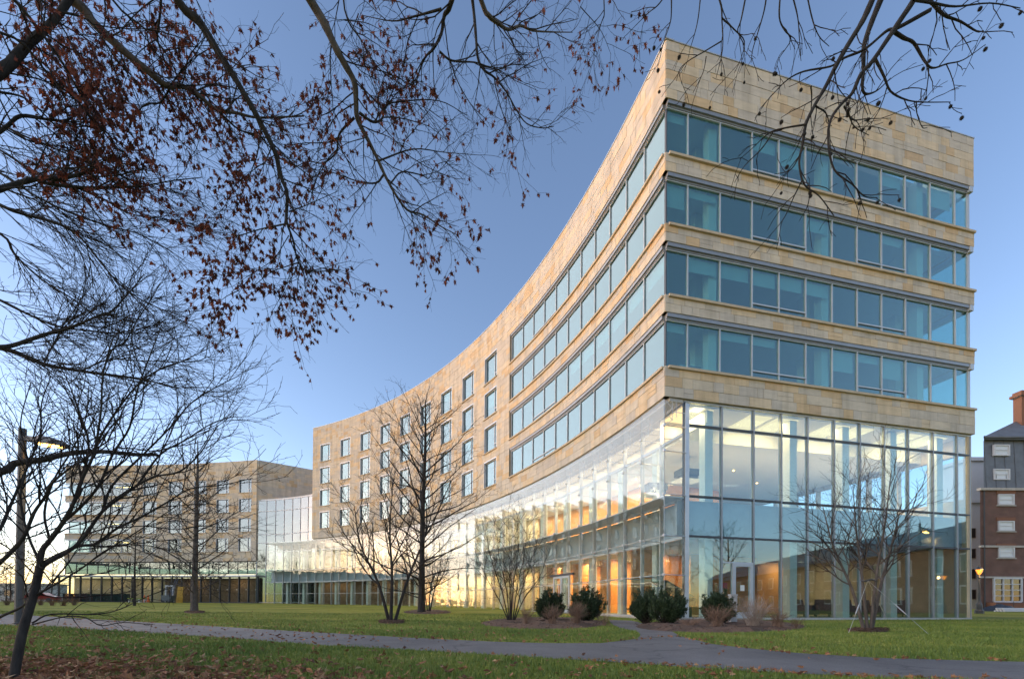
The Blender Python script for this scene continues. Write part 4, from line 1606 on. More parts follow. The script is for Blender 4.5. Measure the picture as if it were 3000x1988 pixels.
# --- the leaf-holding tree overhead, trunk outside the frame
def maple():
    rg = random.Random(101)
    base = Vector((-7.6, 1.2, 0))
    t = thing('brown_leaved_tree', 'large overhanging tree with brown leaves still on its hanging twigs', 'tree', base)
    trunk = MB()
    fork = Vector((-5.2, 2.6, 9.5))
    tp = spline([base + Vector((0, 0, -.2)), base + Vector((.2, .1, 1.5)), Vector((-6.8, 1.8, 5.5)), fork], 5)
    trunk.tube([p - base for p in tp], [.36 - .12 * i / (len(tp) - 1) for i in range(len(tp))], 12)
    trunk.build('trunk', BARK2, t, smooth=True)
    out = []
    lim_specs = [
        # start above the frame, then through the picture
        ([(-120, -260, 4.6), (215, 0, 5.2), (275, 68, 5.3), (351, 140, 5.4), (427, 203, 5.5), (486, 250, 5.6), (528, 252, 5.7), (570, 270, 5.8), (634, 321, 5.9), (693, 331, 6.0), (760, 345, 6.1), (890, 340, 6.3)], .075, .012, BARK2, 1.0),
        ([(330, -330, 4.4), (520, 0, 4.9), (583, 63, 5.0), (634, 144, 5.1), (685, 224, 5.2), (740, 317, 5.3), (774, 380, 5.4), (808, 452, 5.5), (824, 520, 5.6), (841, 566, 5.6), (839, 626, 5.7), (841, 655, 5.7), (858, 701, 5.8), (875, 769, 5.9), (909, 794, 6.0), (998, 790, 6.1)], .060, .007, BARK, .9),
        ([(700, -350, 4.8), (909, 0, 5.5), (949, 67, 5.6), (985, 143, 5.7), (1012, 192, 5.8), (1038, 241, 5.9), (1043, 295, 6.0), (1047, 348, 6.1), (1074, 402, 6.2), (1105, 464, 6.3), (1132, 522, 6.4), (1163, 576, 6.5), (1195, 616, 6.6), (1239, 629, 6.7), (1288, 661, 6.8), (1337, 687, 6.9)], .066, .007, BARK2, .75),
        ([(1400, -300, 5.0), (1324, 0, 5.6), (1302, 45, 5.7), (1293, 98, 5.8), (1270, 143, 5.9), (1245, 170, 6.0), (1222, 232, 6.1), (1215, 300, 6.2)], .040, .006, BARK, .9),
        ([(1350, -260, 5.5), (1384, 0, 6.2), (1393, 89, 6.3), (1400, 170, 6.4), (1418, 205, 6.5), (1449, 228, 6.6), (1485, 272, 6.7), (1512, 321, 6.8), (1543, 362, 6.9), (1588, 375, 7.0), (1623, 370, 7.0)], .030, .006, BARK, .5),
        ([(1300, -330, 5.6), (1409, 0, 6.3), (1431, 45, 6.4), (1458, 67, 6.5), (1489, 87, 6.6), (1525, 76, 6.7), (1561, 90, 6.8), (1614, 94, 7.0), (1677, 95, 7.2)], .048, .007, BARK2, .4),
        ([(-300, 420, 4.2), (0, 210, 4.6), (42, 173, 4.7), (84, 127, 4.8), (156, 63, 4.9), (215, -20, 5.0)], .066, .040, BARK, 1.5),
        ([(-260, 640, 4.4), (0, 554, 5.0), (105, 524, 5.2), (182, 522, 5.3), (254, 503, 5.4), (279, 473, 5.5), (281, 440, 5.6)], .042, .012, BARK, 1.1),
        ([(105, 524, 5.2), (150, 540, 5.3), (250, 549, 5.4), (340, 548, 5.6), (420, 545, 5.7), (500, 530, 5.8), (590, 520, 6.0)], .024, .006, BARK, .15),
        ([(-200, 500, 4.6), (0, 385, 4.9), (60, 340, 5.0), (140, 350, 5.2), (200, 350, 5.3), (260, 300, 5.5)], .030, .008, BARK, 1.3),
        ([(-150, -200, 4.2), (60, 20, 4.6), (180, 180, 4.9), (260, 320, 5.2), (330, 420, 5.5), (400, 470, 5.8)], .024, .005, BARK, .9),
        ([(-200, 60, 4.3), (40, 110, 4.6), (150, 230, 4.9), (230, 300, 5.1), (300, 400, 5.4), (330, 470, 5.6)], .018, .005, BARK, 1.0),
        ([(60, -250, 4.3), (120, 0, 4.6), (260, 60, 4.8), (330, 160, 5.0), (400, 250, 5.3)], .018, .005, BARK, 1.0),
        ([(200, -250, 4.6), (330, 0, 5.0), (430, 90, 5.2), (500, 180, 5.4), (560, 330, 5.7), (600, 400, 5.9)], .018, .005, BARK, 1.5),
        ([(-250, 250, 4.4), (0, 270, 4.7), (90, 300, 4.9), (190, 400, 5.2), (250, 470, 5.4)], .016, .005, BARK, .9),
        ([(1000, -200, 5.4), (1010, 30, 5.7), (1060, 120, 5.9), (1110, 200, 6.0), (1180, 250, 6.2)], .016, .005, BARK, 1.2),
        ([(480, -200, 5.2), (470, 30, 5.6), (462, 120, 5.7), (500, 215, 5.9), (470, 160, 5.8)], .022, .006, BARK, 1.2),
        ([(1052, 330, 6.0), (1092, 357, 6.1), (1119, 348, 6.2), (1132, 312, 6.2), (1163, 299, 6.3), (1284, 295, 6.5), (1369, 339, 6.7)], .022, .005, BARK, .8),
        ([(1038, 345, 6.0), (994, 393, 6.1), (985, 446, 6.2), (945, 478, 6.3), (900, 473, 6.4), (850, 500, 6.5)], .020, .005, BARK, .9),
        ([(1110, 471, 6.3), (1210, 437, 6.5), (1300, 446, 6.7), (1409, 455, 6.9)], .014, .004, BARK, .8),
        ([(1145, 536, 6.4), (1177, 504, 6.5), (1235, 513, 6.6), (1257, 522, 6.7), (1280, 482, 6.8), (1330, 470, 6.9)], .014, .004, BARK, .8),
        ([(1123, 513, 6.3), (1101, 536, 6.3), (1047, 531, 6.4), (967, 504, 6.5), (920, 515, 6.6)], .018, .004, BARK, .9),
        ([(1288, 152, 5.9), (1324, 178, 6.0), (1391, 183, 6.1), (1436, 196, 6.2), (1500, 200, 6.4)], .018, .004, BARK, .7),
        ([(1293, 27, 5.7), (1212, 49, 5.8), (1150, 62, 5.9), (1060, 45, 6.0)], .018, .004, BARK, 1.0),
        ([(841, 655, 5.7), (760, 672, 5.8), (700, 690, 5.9), (640, 700, 6.0)], .012, .004, BARK, 1.3),
        ([(875, 769, 5.9), (840, 780, 5.9), (790, 800, 6.0), (730, 850, 6.1)], .010, .004, BARK, 1.8),
        ([(846, 620, 5.6), (900, 600, 5.7), (990, 560, 5.9)], .010, .004, BARK, .8),
        ([(560, 275, 5.8), (620, 250, 5.9), (700, 262, 6.0), (760, 300, 6.1)], .014, .005, BARK, 1.3),
        ([(500, 255, 5.7), (470, 300, 5.8), (430, 305, 5.8), (380, 340, 5.9), (330, 330, 6.0)], .014, .005, BARK, 1.6),
        ([(640, 325, 5.9), (700, 380, 6.1), (760, 400, 6.2), (830, 470, 6.3), (930, 500, 6.5)], .016, .005, BARK, 1.3),
        ([(1760, -200, 6.4), (1770, 20, 6.8), (1765, 60, 6.9), (1740, 110, 7.0)], .014, .004, BARK, 1.1),
    ]
    for c3 in (((846, 690), (800, 760), (740, 800), (680, 840)), ((875, 769), (850, 820), (810, 860), (860, 893)), ((858, 720), (900, 770), (930, 800)), ((800, 770), (860, 800), (940, 790)),
               ((700, 850), (660, 870), (640, 890)), ((760, 800), (800, 860), (850, 880)), ((1163, 576), (1200, 640), (1250, 680)), ((1195, 616), (1260, 650), (1320, 690)), ((690, 690), (640, 640), (600, 590)),
               ((1485, 272), (1500, 340), (1490, 400)), ((1010, 60), (1080, 70), (1150, 110)), ((1020, 150), (1100, 180), (1190, 260)), ((1050, 40), (1030, 110), (1060, 170)), ((80, -30), (180, 60), (330, 70)), ((300, -40), (420, 60), (540, 70)),
               ((-50, 20), (80, 60), (160, 120)), ((300, 250), (420, 330), (520, 440)), ((500, 380), (560, 440), (640, 480)), ((330, 100), (460, 150), (560, 210)), ((640, 130), (560, 180), (500, 300)), ((-30, 420), (80, 440), (200, 470)),
               ((200, 300), (300, 360), (420, 400)), ((560, 560), (620, 620), (700, 660)), ((740, 317), (820, 360), (900, 380)), ((808, 452), (740, 500), (690, 540)), ((1074, 402), (1000, 430), (960, 500)), ((1700, 20), (1760, 90), (1790, 160)), ((250, -30), (200, 60), (120, 100)), ((560, -30), (600, 60), (580, 120)), ((60, 180), (160, 220), (240, 260))):
        lim_specs.append(([(x, y, 5.3 + .25 * j + x / 2400) for j, (x, y) in enumerate(c3)], .007, .003, BARK, 2.6 if c3[0][1] < 500 or c3[0][1] > 700 else 2.1))
    tips = []
    wood = {}
    for pts, r0, r1, mat, dens in lim_specs:
        c = [p - base for p in course(pts)]
        o2 = []
        mb = MB()
        S = [dict(n=5.6, per_m=True, len=1.0, ang=.75, bend=.13, trop=-.02, r=.009, rmin=.0026, f0=.14, taper=.4, segs=6),
             dict(n=6.0, per_m=True, len=.44, ang=.7, bend=.16, trop=-.03, r=.0045, rmin=.0018, f0=.12, taper=.3, segs=4),
             dict(n=6.0, per_m=True, len=.22, ang=.7, bend=.18, trop=-.05, r=.0026, rmin=.0014, f0=.1, taper=.3, segs=3)]
        limb(o2, mb, c, r0 * .86, r1 * .8, rg, S, 8)
        mb.build('limb', mat, t, smooth=True)
        out += o2
        for q_ in o2:
            if q_[2] >= 1: tips.append((q_, dens))
    # the limbs spring from the trunk
    mb = MB()
    for pts, r0, *_ in lim_specs:
        if pts[0][0] >= 0 and pts[0][1] >= 0: continue
        a = at_depth(*pts[0]) - base
        up_ = Vector((0, 0, .6 + max(0, -pts[0][0]) / 900))
        r_ = max(.02, r0 * 1.5)
        mb.tube(spline([fork - base, (fork - base).lerp(a, .5) + up_, a], 4), [r_ + (r0 * .86 - r_) * j / 8 for j in range(9)], 6)
    mb.build('fork', BARK2, t, smooth=True)
    tw = MB(); tubes(tw, out); tw.build('twigs', TWIG, t, kind='stuff')
    leaves = []
    patch = random.Random(8)
    for (pts, rads, lev), dens in tips:
        p, d, _ = at_frac(pts, .95)
        v = p + base - _P
        dd = max(v.dot(_f), .1)
        px, py = 1500 + FPX * v.dot(_R) / dd, Y0 - FPX * v.dot(_U) / dd
        # leaves hold in patches through the crown
        k = (dens if dens > 2 else min(dens, 1.15)) * (0.62 + 0.6 * math.sin(p.x * 2.1 + 1.3) * math.sin(p.y * 2.3 + p.z * 1.9))
        if dens < 2: k *= min(1.3, max(.28, 1.6 - px / 950))
        if k < .10: k = .10 * dens
        nl = rg.choice((2, 2, 3, 3, 4)) if rg.random() < k * (.85 if dens > 2 and px > 560 else .62) else 0
        for _ in range(nl):
            q_, d, _k = at_frac(pts, rg.uniform(.45, 1) * .99)
            dn = (Vector((rg.gauss(0, .45), rg.gauss(0, .45), -1)) + d * .3).normalized()
            leaves.append((q_, dn, rg.uniform(.045, .095), rg.random(), q_ + base))
    leaves.sort(key=lambda l: (l[4] - _P).length - l[2] * 10)
    rest = MB()
    for i, (q_, dn, s, tt, _) in enumerate(leaves):
        v = q_ + base - _P
        px = 1500 + FPX * v.dot(_R) / max(v.dot(_f), .1); py = Y0 - FPX * v.dot(_U) / max(v.dot(_f), .1)
        if i < 3000 and 0 < px < 3000 and 0 < py < 1988 and maple.n < 300:
            maple.n += 1
            one = MB(); leaf_shape(one, q_, dn, s, rg, tt); one.build('leaf', LEAF, t)
        else: leaf_shape(rest, q_, dn, s, rg, tt)
    rest.build('leaves', LEAF, t, kind='stuff')
    print('maple leaves', len(leaves), 'twigs', len(out))


maple.n = 0
maple()


# --- sweetgum with hanging seed balls, top of the picture before the corner
def sweetgum():
    rg = random.Random(202)
    base = Vector((9.5, 1.0, 0))
    t = thing('seed_ball_tree', 'bare branches before the stone parapet hung with dark spiky seed balls', 'tree', base)
    fork = Vector((6.5, 3.2, 11.0))
    trunk = MB()
    tp = spline([base + Vector((0, 0, -.2)), base + Vector((-.1, .1, 2)), Vector((8.3, 1.8, 6.5)), fork], 5)
    trunk.tube([p - base for p in tp], [.34 - .12 * i / (len(tp) - 1) for i in range(len(tp))], 12)
    trunk.build('trunk', BARK2, t, smooth=True)
    X = lambda x: 1850 + x / 2.055
    Yp = lambda y: y / 2.055
    L_ = [
        ([(1560, -260), (1450, 0), (1390, 130), (1310, 260), (1230, 400), (1170, 520), (1100, 640), (1050, 750), (1030, 870), (1010, 980), (1040, 1110), (1130, 1180), (1220, 1300)], .034, .005, 4.6),
        ([(1600, -260), (1500, 0), (1440, 150), (1400, 280), (1397, 420), (1390, 520), (1410, 566), (1480, 545), (1560, 470)], .040, .004, 4.9),
        ([(1850, -260), (1700, 0), (1620, 120), (1540, 240), (1450, 370), (1380, 450), (1330, 560), (1270, 620), (1200, 720), (1185, 850), (1220, 1020), (1330, 1110), (1400, 1180), (1480, 1190)], .032, .004, 4.4),
        ([(1570, 185), (1640, 230), (1700, 260), (1760, 360), (1810, 410), (1900, 385), (2000, 360), (2130, 270)], .018, .004, 4.5),
        ([(1800, 60), (1600, 170), (1540, 185), (1440, 270), (1380, 310), (1280, 350), (1200, 400), (1040, 430), (940, 480), (850, 570), (770, 660)], .020, .004, 4.8),
        ([(1470, 360), (1520, 460), (1560, 550), (1650, 600), (1750, 615), (1920, 615)], .014, .004, 4.6),
        ([(1715, 610), (1718, 680), (1750, 765), (1780, 770)], .007, .003, 4.7),
        ([(1700, -60), (1790, 0), (1880, 90), (1980, 130), (2080, 190), (2120, 185)], .020, .004, 4.4),
        ([(1700, 0), (1820, 20), (1950, 40), (2160, 20), (2340, 50)], .014, .004, 4.3),
        ([(260, -120), (170, 20), (100, 80), (10, 170)], .010, .003, 5.2),
        ([(420, -200), (530, 0), (545, 130), (548, 300), (510, 470)], .014, .003, 5.0),
        ([(545, 110), (620, 180), (680, 250), (660, 350), (620, 440)], .008, .003, 5.0),
        ([(540, 250), (440, 310), (340, 370), (290, 420), (270, 490)], .008, .003, 5.1),
        ([(450, 340), (430, 440), (370, 560)], .006, .003, 5.1),
        ([(240, -60), (240, 80), (230, 150), (190, 270), (160, 400)], .009, .003, 5.2),
        ([(420, -60), (400, 120), (370, 240), (350, 300)], .008, .003, 5.2),
        ([(700, -80), (660, 120), (640, 190), (680, 280), (670, 360)], .010, .003, 5.0),
        ([(820, -80), (800, 60), (760, 200), (730, 300), (720, 380)], .010, .003, 4.9),
        ([(900, -80), (890, 100), (920, 180), (960, 240), (890, 350), (870, 420)], .010, .003, 4.8),
        ([(960, -60), (1000, 100), (1010, 220), (1020, 340)], .009, .003, 4.8),
        ([(1050, -60), (1090, 120), (1130, 220), (1190, 280)], .009, .003, 4.7),
        ([(1080, 520), (1085, 590), (1080, 700), (1090, 800)], .009, .003, 4.7),
        ([(1110, 640), (1180, 700), (1200, 900)], .009, .003, 4.6),
        ([(1050, 750), (930, 770), (830, 800), (720, 900), (650, 960)], .011, .003, 4.7),
        ([(850, 800), (780, 900), (680, 1000), (620, 1100)], .008, .003, 4.8),
        ([(1030, 900), (960, 1020), (860, 1050)], .008, .003, 4.7),
        ([(1030, 1080), (980, 1180), (920, 1310), (850, 1400)], .008, .003, 4.7),
        ([(1075, 1150), (1060, 1240), (1010, 1330)], .006, .003, 4.7),
        ([(1280, 640), (1330, 720), (1420, 715), (1560, 712)], .009, .003, 4.5),
        ([(1300, 660), (1340, 760), (1430, 815)], .008, .003, 4.5),
        ([(1220, 420), (1240, 520), (1300, 600)], .008, .003, 4.6),
    ]
    out, balls = [], []
    # a bough above the picture carries the hanging twigs
    bc = [p - base for p in [fork] + course([(X(2150), -300, 4.6), (X(1700), -330, 4.8), (X(1100), -310, 5.0), (X(500), -280, 5.2), (X(100), -250, 5.4)], 3)]
    mb = MB(); mb.tube(bc, [.075 - .06 * j / (len(bc) - 1) for j in range(len(bc))], 8); mb.build('bough', BARK, t, smooth=True)
    for i_, (pts, r0, r1, d0) in enumerate(L_):
        n = len(pts)
        if pts[0][1] < 20:
            a = at_depth(X(pts[0][0]), Yp(pts[0][1]), d0) - base
            b_ = min(bc, key=lambda q_: (q_ - a - Vector((.5, 0, .8))).length)
            mb = MB(); mb.tube(spline([b_, b_.lerp(a, .5) + Vector((.08, 0, .06)), a], 3), [max(r0 * 1.3, .006) + (r0 - max(r0 * 1.3, .006)) * j / 6 for j in range(7)], 5); mb.build('limb', BARK, t, smooth=True)
        c = [p - base for p in course([(X(x), Yp(y), d0 + .35 * i / n) for i, (x, y) in enumerate(pts)])]
        mb = MB(); o2 = []
        S = [dict(n=5.0, per_m=True, len=.42, ang=.7, bend=.14, trop=-.10, r=.006, rmin=.0030, f0=.2, taper=.3, segs=4),
             dict(n=5.0, per_m=True, len=.17, ang=.7, bend=.16, trop=-.10, r=.004, rmin=.0024, f0=.2, taper=.3, segs=3)]
        limb(o2, mb, c, r0, r1, rg, S, 6)
        mb.build('limb', BARK, t, smooth=True)
        out += o2
        for pts_, _, lev in o2:
            if rg.random() < (.22 if lev == 0 else .06): balls.append(pts_[-1])
        if rg.random() < .4: balls.append(c[-1])
    tw = MB(); tubes(tw, out); tw.build('twigs', TWIG, t, kind='stuff')
    ball = MB()
    ball.lathe((0, 0, 0), [(.004, -.016), (.013, -.010), (.016, 0), (.013, .010), (.004, .016)], 8)
    for i in range(46):
        z = 1 - 2 * (i + .5) / 46
        a = 2.39996 * i
        d = Vector((math.sqrt(1 - z * z) * math.cos(a), math.sqrt(1 - z * z) * math.sin(a), z))
        u = d.orthogonal().normalized() * .0035
        w_ = d.cross(u)
        p = d * .014
        ball.quad(p + u, p + w_, d * .024)
        ball.quad(p + w_, p - u, d * .024)
    ball.tube([Vector((0, 0, .015)), Vector((0.003, 0, .035)), Vector((0, 0, .055))], .0012, 3)
    bme = ball.mesh('seed_ball', BARK)
    for p in balls:
        o = link('seed_ball', bme, t)
        o.location = p - Vector((0, 0, .053))
        s = rg.uniform(.8, 1.15)
        o.scale = (s, s, s)
        o.rotation_euler = (0, 0, rg.uniform(0, 6))
    print('balls', len(balls), 'twigs', len(out))


sweetgum()


# --- the leaning bare tree whose trunk crosses the lower corner of the picture
def corner_tree():
    rg = random.Random(303)
    X = lambda x: x / 1.99
    Yc = lambda y: 1200 + y / 1.99
    base = at_depth(20, 2040, 3.5); base.z = 0
    t = thing('leaning_tree', 'slim bare tree leaning out of the leafy grass, crown spread across the path lamp', 'tree', base)
    tr = MB()
    tc = [at_depth(px, py, d) - base for px, py, d in ((12, 2080, 3.5), (38, 1988, 3.52), (65, 1853, 3.58), (95, 1753, 3.65), (113, 1677, 3.7), (122, 1640, 3.72))]
    tc[0].z = -.1
    tp = spline(tc, 4)
    tr.tube(tp, [.034 - .008 * i / (len(tp) - 1) for i in range(len(tp))], 12)
    tr.build('trunk', BARK, t, smooth=True)
    F = [((113, 1685), (121, 1617), (146, 1582), (186, 1527), (216, 1471), (241, 1401), (266, 1351), (281, 1300), (296, 1200), (303, 1090), (340, 960)),
         ((113, 1680), (135, 1650), (190, 1620), (240, 1580), (300, 1497), (362, 1450), (402, 1421), (455, 1395), (527, 1380), (583, 1330), (610, 1290), (640, 1245)),
         ((115, 1670), (140, 1640), (226, 1600), (281, 1592), (342, 1547), (417, 1512), (490, 1470), (560, 1430), (650, 1420), (740, 1400)),
         ((-40, 1830), (0, 1806), (60, 1778), (105, 1743), (176, 1702), (241, 1662), (301, 1617), (380, 1570), (450, 1525), (520, 1480)),
         ((95, 1823), (150, 1798), (281, 1798), (352, 1783), (427, 1748), (492, 1723)),
         ((95, 1828), (191, 1805), (251, 1808), (296, 1831), (360, 1822), (440, 1828)),
         ((-30, 1660), (0, 1647), (50, 1597), (75, 1562), (100, 1501), (131, 1456), (151, 1416), (211, 1366), (261, 1336), (310, 1270), (360, 1210)),
         ((-40, 1580), (0, 1547), (30, 1481), (65, 1401), (100, 1320), (120, 1260), (122, 1180), (150, 1100)),
         ((186, 1527), (240, 1480), (290, 1420), (330, 1330), (380, 1250), (400, 1150), (440, 1040), (470, 960)),
         ((241, 1401), (260, 1300), (230, 1200), (200, 1120), (170, 1060)),
         ((300, 1497), (330, 1420), (420, 1330), (500, 1250), (560, 1180), (640, 1130), (700, 1100)),
         ((402, 1421), (470, 1330), (540, 1290), (620, 1240), (680, 1220)),
         ((281, 1300), (330, 1220), (400, 1130), (470, 1080), (560, 1050)),
         ((118, 1650), (80, 1560), (60, 1450), (80, 1350), (60, 1240), (90, 1120)),
         ((146, 1582), (130, 1500), (160, 1400), (210, 1320), (250, 1230), (260, 1130)),
         ((110, 1690), (60, 1640), (20, 1600), (-40, 1570)),
         ((340, 1547), (420, 1540), (520, 1550), (600, 1540), (690, 1550)),
         ((230, 1610), (330, 1600), (450, 1600), (530, 1640), (600, 1690)),
         ]
    out = []
    R0 = [.030, .025, .021, .016, .010, .008, .026, .022, .018, .015, .015, .013, .012, .016, .014, .010, .008, .007]
    for i, pts in enumerate(F):
        n = len(pts)
        dz = rg.uniform(-.1, .35)
        c = [p - base for p in course([(x, y, 3.68 + dz * 3 * j / n + .02 * i) for j, (x, y) in enumerate(pts)])]
        mb = MB()
        S = [dict(n=8.5, per_m=True, len=.80, ang=.62, bend=.13, trop=.03, r=.007, rmin=.0022, f0=.22, taper=.4, segs=6),
             dict(n=8.0, per_m=True, len=.34, ang=.65, bend=.16, trop=.03, r=.004, rmin=.0015, f0=.12, taper=.3, segs=4),
             dict(n=8, per_m=True, len=.15, ang=.65, bend=.18, trop=.02, r=.0025, rmin=.0014, f0=.1, taper=.3, segs=3)]
        if i in (4, 5): S = S[1:]
        limb(out, mb, c, R0[i] * .78, .0035, rg, S, 7)
        mb.build('limb', BARK, t, smooth=True)
    tw = MB(); tubes(tw, out); tw.build('twigs', TWIG, t, kind='stuff')
    print('corner twigs', len(out))


corner_tree()


# --- the older bare tree at the edge of the frame with long sweeping twigs
def sweeping_tree():
    rg = random.Random(404)
    base = Vector((-11.5, 4.5, 0))
    t = thing('sweeping_tree', 'broad bare tree whose long limbs sweep fine drooping twigs across the sky', 'tree', base)
    tr = MB()
    fork = Vector((-10.9, 5.0, 4.2))
    tp = spline([base + Vector((0, 0, -.2)), base + Vector((.1, .1, 1.2)), fork], 5)
    tr.tube([p - base for p in tp], [.30 - .08 * i / (len(tp) - 1) for i in range(len(tp))], 12)
    X = lambda x: x / 2.365
    Yc = lambda y: 600 + y / 2.365
    F = [([(-500, -260), (0, 0), (150, 60), (400, 130), (560, 230), (700, 400), (820, 540), (950, 640), (1150, 740), (1300, 830)], .026),
         ([(-500, 0), (0, 200), (100, 340), (280, 510), (500, 650), (700, 800), (850, 900)], .022),
         ([(-500, 420), (0, 660), (200, 760), (400, 840), (700, 880), (900, 890), (1100, 880)], .026),
         ([(-500, 900), (0, 990), (200, 1060), (330, 1110), (560, 1150), (780, 1180), (1000, 1210), (1200, 1260), (1400, 1265)], .048),
         ([(0, 985), (100, 970), (300, 900), (430, 870), (560, 820), (700, 760), (780, 730), (900, 600), (1000, 480)], .030),
         ([(-500, -500), (0, -220), (250, -60), (500, 60), (760, 150), (960, 200), (1200, 330)], .020),
         ([(-500, -700), (0, -380), (300, -200), (600, -100), (900, 60), (1150, 100), (1400, 180)], .018),
         ([(-400, -420), (0, -130), (300, 0), (520, 260), (620, 500)], .018),
         ([(-500, -900), (0, -560), (400, -380), (700, -260), (1000, -140), (1300, -60)], .014),
         ([(300, 1110), (350, 1000), (430, 870), (520, 760), (560, 640)], .012),
         ([(700, 1180), (780, 1000), (860, 960), (950, 800), (1050, 650), (1110, 540)], .012),
         ([(560, 1150), (760, 1070), (1000, 1080), (1380, 1080), (1440, 980)], .012),
         ]
    out = []
    mbf = MB()
    for i, (pts, r0) in enumerate(F):
        n = len(pts)
        c = [p - base for p in course([(X(x), Yc(y), 6.0 + .25 * (i % 4) + .8 * j / n) for j, (x, y) in enumerate(pts)])]
        mb = MB()
        S = [dict(n=7.0, per_m=True, len=1.25, ang=.36, bend=.07, trop=-.015, r=.008, rmin=.0028, f0=.08, taper=.5, segs=7),
             dict(n=7.0, per_m=True, len=.55, ang=.45, bend=.11, trop=-.01, r=.005, rmin=.0023, f0=.1, taper=.4, segs=4),
             dict(n=6.0, per_m=True, len=.26, ang=.6, bend=.15, trop=.0, r=.003, rmin=.0019, f0=.1, taper=.3, segs=3)]
        limb(out, mb, c, r0, .005, rg, S, 7)
        mb.build('limb', BARK, t, smooth=True)
        if pts[0][0] < -300:
            mbf.tube(spline([fork - base, (fork - base).lerp(c[0], .5) + Vector((0, 0, .2)), c[0]], 4), [.12, .1, .09, .08, .07, .06, .05, .045, r0], 6)
    # one level limb crossing behind the lamp
    c = [p - base for p in course([(-250, 1440, 5.2), (0, 1383, 5.4), (45, 1356, 5.45), (125, 1346, 5.5), (200, 1328, 5.55), (300, 1322, 5.6), (400, 1331, 5.65), (452, 1331, 5.7), (462, 1334, 5.7)])]
    mb = MB(); limb(out, mb, c, .050, .018, rg, [dict(n=2.0, per_m=True, len=.5, ang=.7, bend=.13, trop=.04, r=.007, rmin=.0024, f0=.1, taper=.4, segs=5), dict(n=3, per_m=True, len=.2, ang=.6, bend=.15, trop=.03, r=.003, rmin=.002, f0=.1, taper=.3, segs=3)], 8)
    mb.build('limb', BARK, t, smooth=True)
    mbf.tube(spline([fork - base, c[0]], 3), [.09, .07, .06, .05], 7)
    tr.v and tr.build('trunk', BARK2, t, smooth=True)
    mbf.build('fork', BARK2, t, smooth=True)
    tw = MB(); tubes(tw, out); tw.build('twigs', TWIG, t, kind='stuff')
    print('sweeping twigs', len(out))


sweeping_tree()

# ------------------------------------------------------------------ lamps
def path_lamp(loc, rz, h, label, watts):
    t = thing('path_lamp', label, 'street lamp', loc, rz, 'path lamps with a flat arm')
    q = MB(); q.lathe((0, 0, 0), [(.13, -.05), (.13, .05), (.095, .06), (.085, h)], 14); q.build('pole', DMETAL, t, smooth=False)
    q = MB()
    q.hexa([(.06, -.05, h - .34), (.55, -.09, h - .40), (.55, .09, h - .40), (.06, .05, h - .34), (.06, -.05, h - .20), (.55, -.09, h - .28), (.55, .09, h - .28), (.06, .05, h - .20)])
    q.build('arm', DMETAL, t)
    q = MB()
    a = [(.55, .10, .42, .24), (.80, .20, .49, .27), (1.15, .18, .54, .35), (1.45, .06, .57, .49)]
    for (x0, w0, b0, t0), (x1, w1, b1, t1) in zip(a, a[1:]):
        q.hexa([(x0, -w0, h - b0), (x1, -w1, h - b1), (x1, w1, h - b1), (x0, w0, h - b0), (x0, -w0 * .7, h - t0), (x1, -w1 * .7, h - t1), (x1, w1 * .7, h - t1), (x0, w0 * .7, h - t0)])
    hd = q.build('lamp_head', DMETAL, t)
    q = MB(); q.hexa([(.62, -.13, h - .50), (1.26, -.11, h - .575), (1.26, .11, h - .575), (.62, .13, h - .50), (.70, -.11, h - .44), (1.22, -.10, h - .50), (1.22, .10, h - .50), (.70, .11, h - .44)])
    q.build('lens', LAMPGLOW, hd)
    d = bpy.data.lights.new('lamp_light', 'SPOT')
    d.energy, d.color, d.spot_size, d.spot_blend, d.shadow_soft_size = watts, (1, .66, .3), math.radians(150), .6, .12
    o = bpy.data.objects.new('lamp_light', d)
    COL.objects.link(o)
    o.parent = t
    o.location = (.95, 0, h - .66)


lp = at_depth(55, 1834, 12.3)
lp.z = ground(lp.x, lp.y)
LH = at_depth(62, 1255, 12.3).z - lp.z
path_lamp(lp, -0.12, LH, 'grey path lamp with a flat lit head beside the path under the leaning bare tree', 60)


def lantern(loc, label, watts):
    t = thing('lantern_post', label, 'street lamp', loc, 0, 'black lantern lamps')
    q = MB(); q.lathe((0, 0, 0), [(.30, -.05), (.30, .25), (.22, .32), (.20, .75), (.13, .9), (.085, 1.1), (.065, 2.9), (.10, 2.95), (.10, 3.0), (.06, 3.05), (.06, 3.2)], 12); q.build('post', DMETAL, t)
    q = MB()
    for a in range(6):
        c, s = math.cos(a * 1.0472), math.sin(a * 1.0472)
        q.tube([Vector((.10 * c, .10 * s, 3.2)), Vector((.24 * c, .24 * s, 3.62))], .014, 4)
    q.lathe((0, 0, 0), [(.27, 3.62), (.27, 3.66), (.10, 3.84), (.03, 3.9), (.03, 4.02)], 6)
    q.build('lantern_frame', DMETAL, t)
    q = MB(); q.lathe((0, 0, 0), [(.085, 3.22), (.215, 3.61)], 6); q.build('lantern_glass', LANTGLOW, t)
    d = bpy.data.lights.new('lamp_light', 'POINT')
    d.energy, d.color, d.shadow_soft_size = watts, (1, .55, .2), .15
    o = bpy.data.objects.new('lamp_light', d)
    COL.objects.link(o); o.parent = t; o.location = (0, -.42, 3.45)


gl_ = at_depth(2869, 1797, 36); gl_.z = ground(gl_.x, gl_.y)
lantern(gl_, 'black lantern post glowing orange between the glass corner and the brick house', 40)


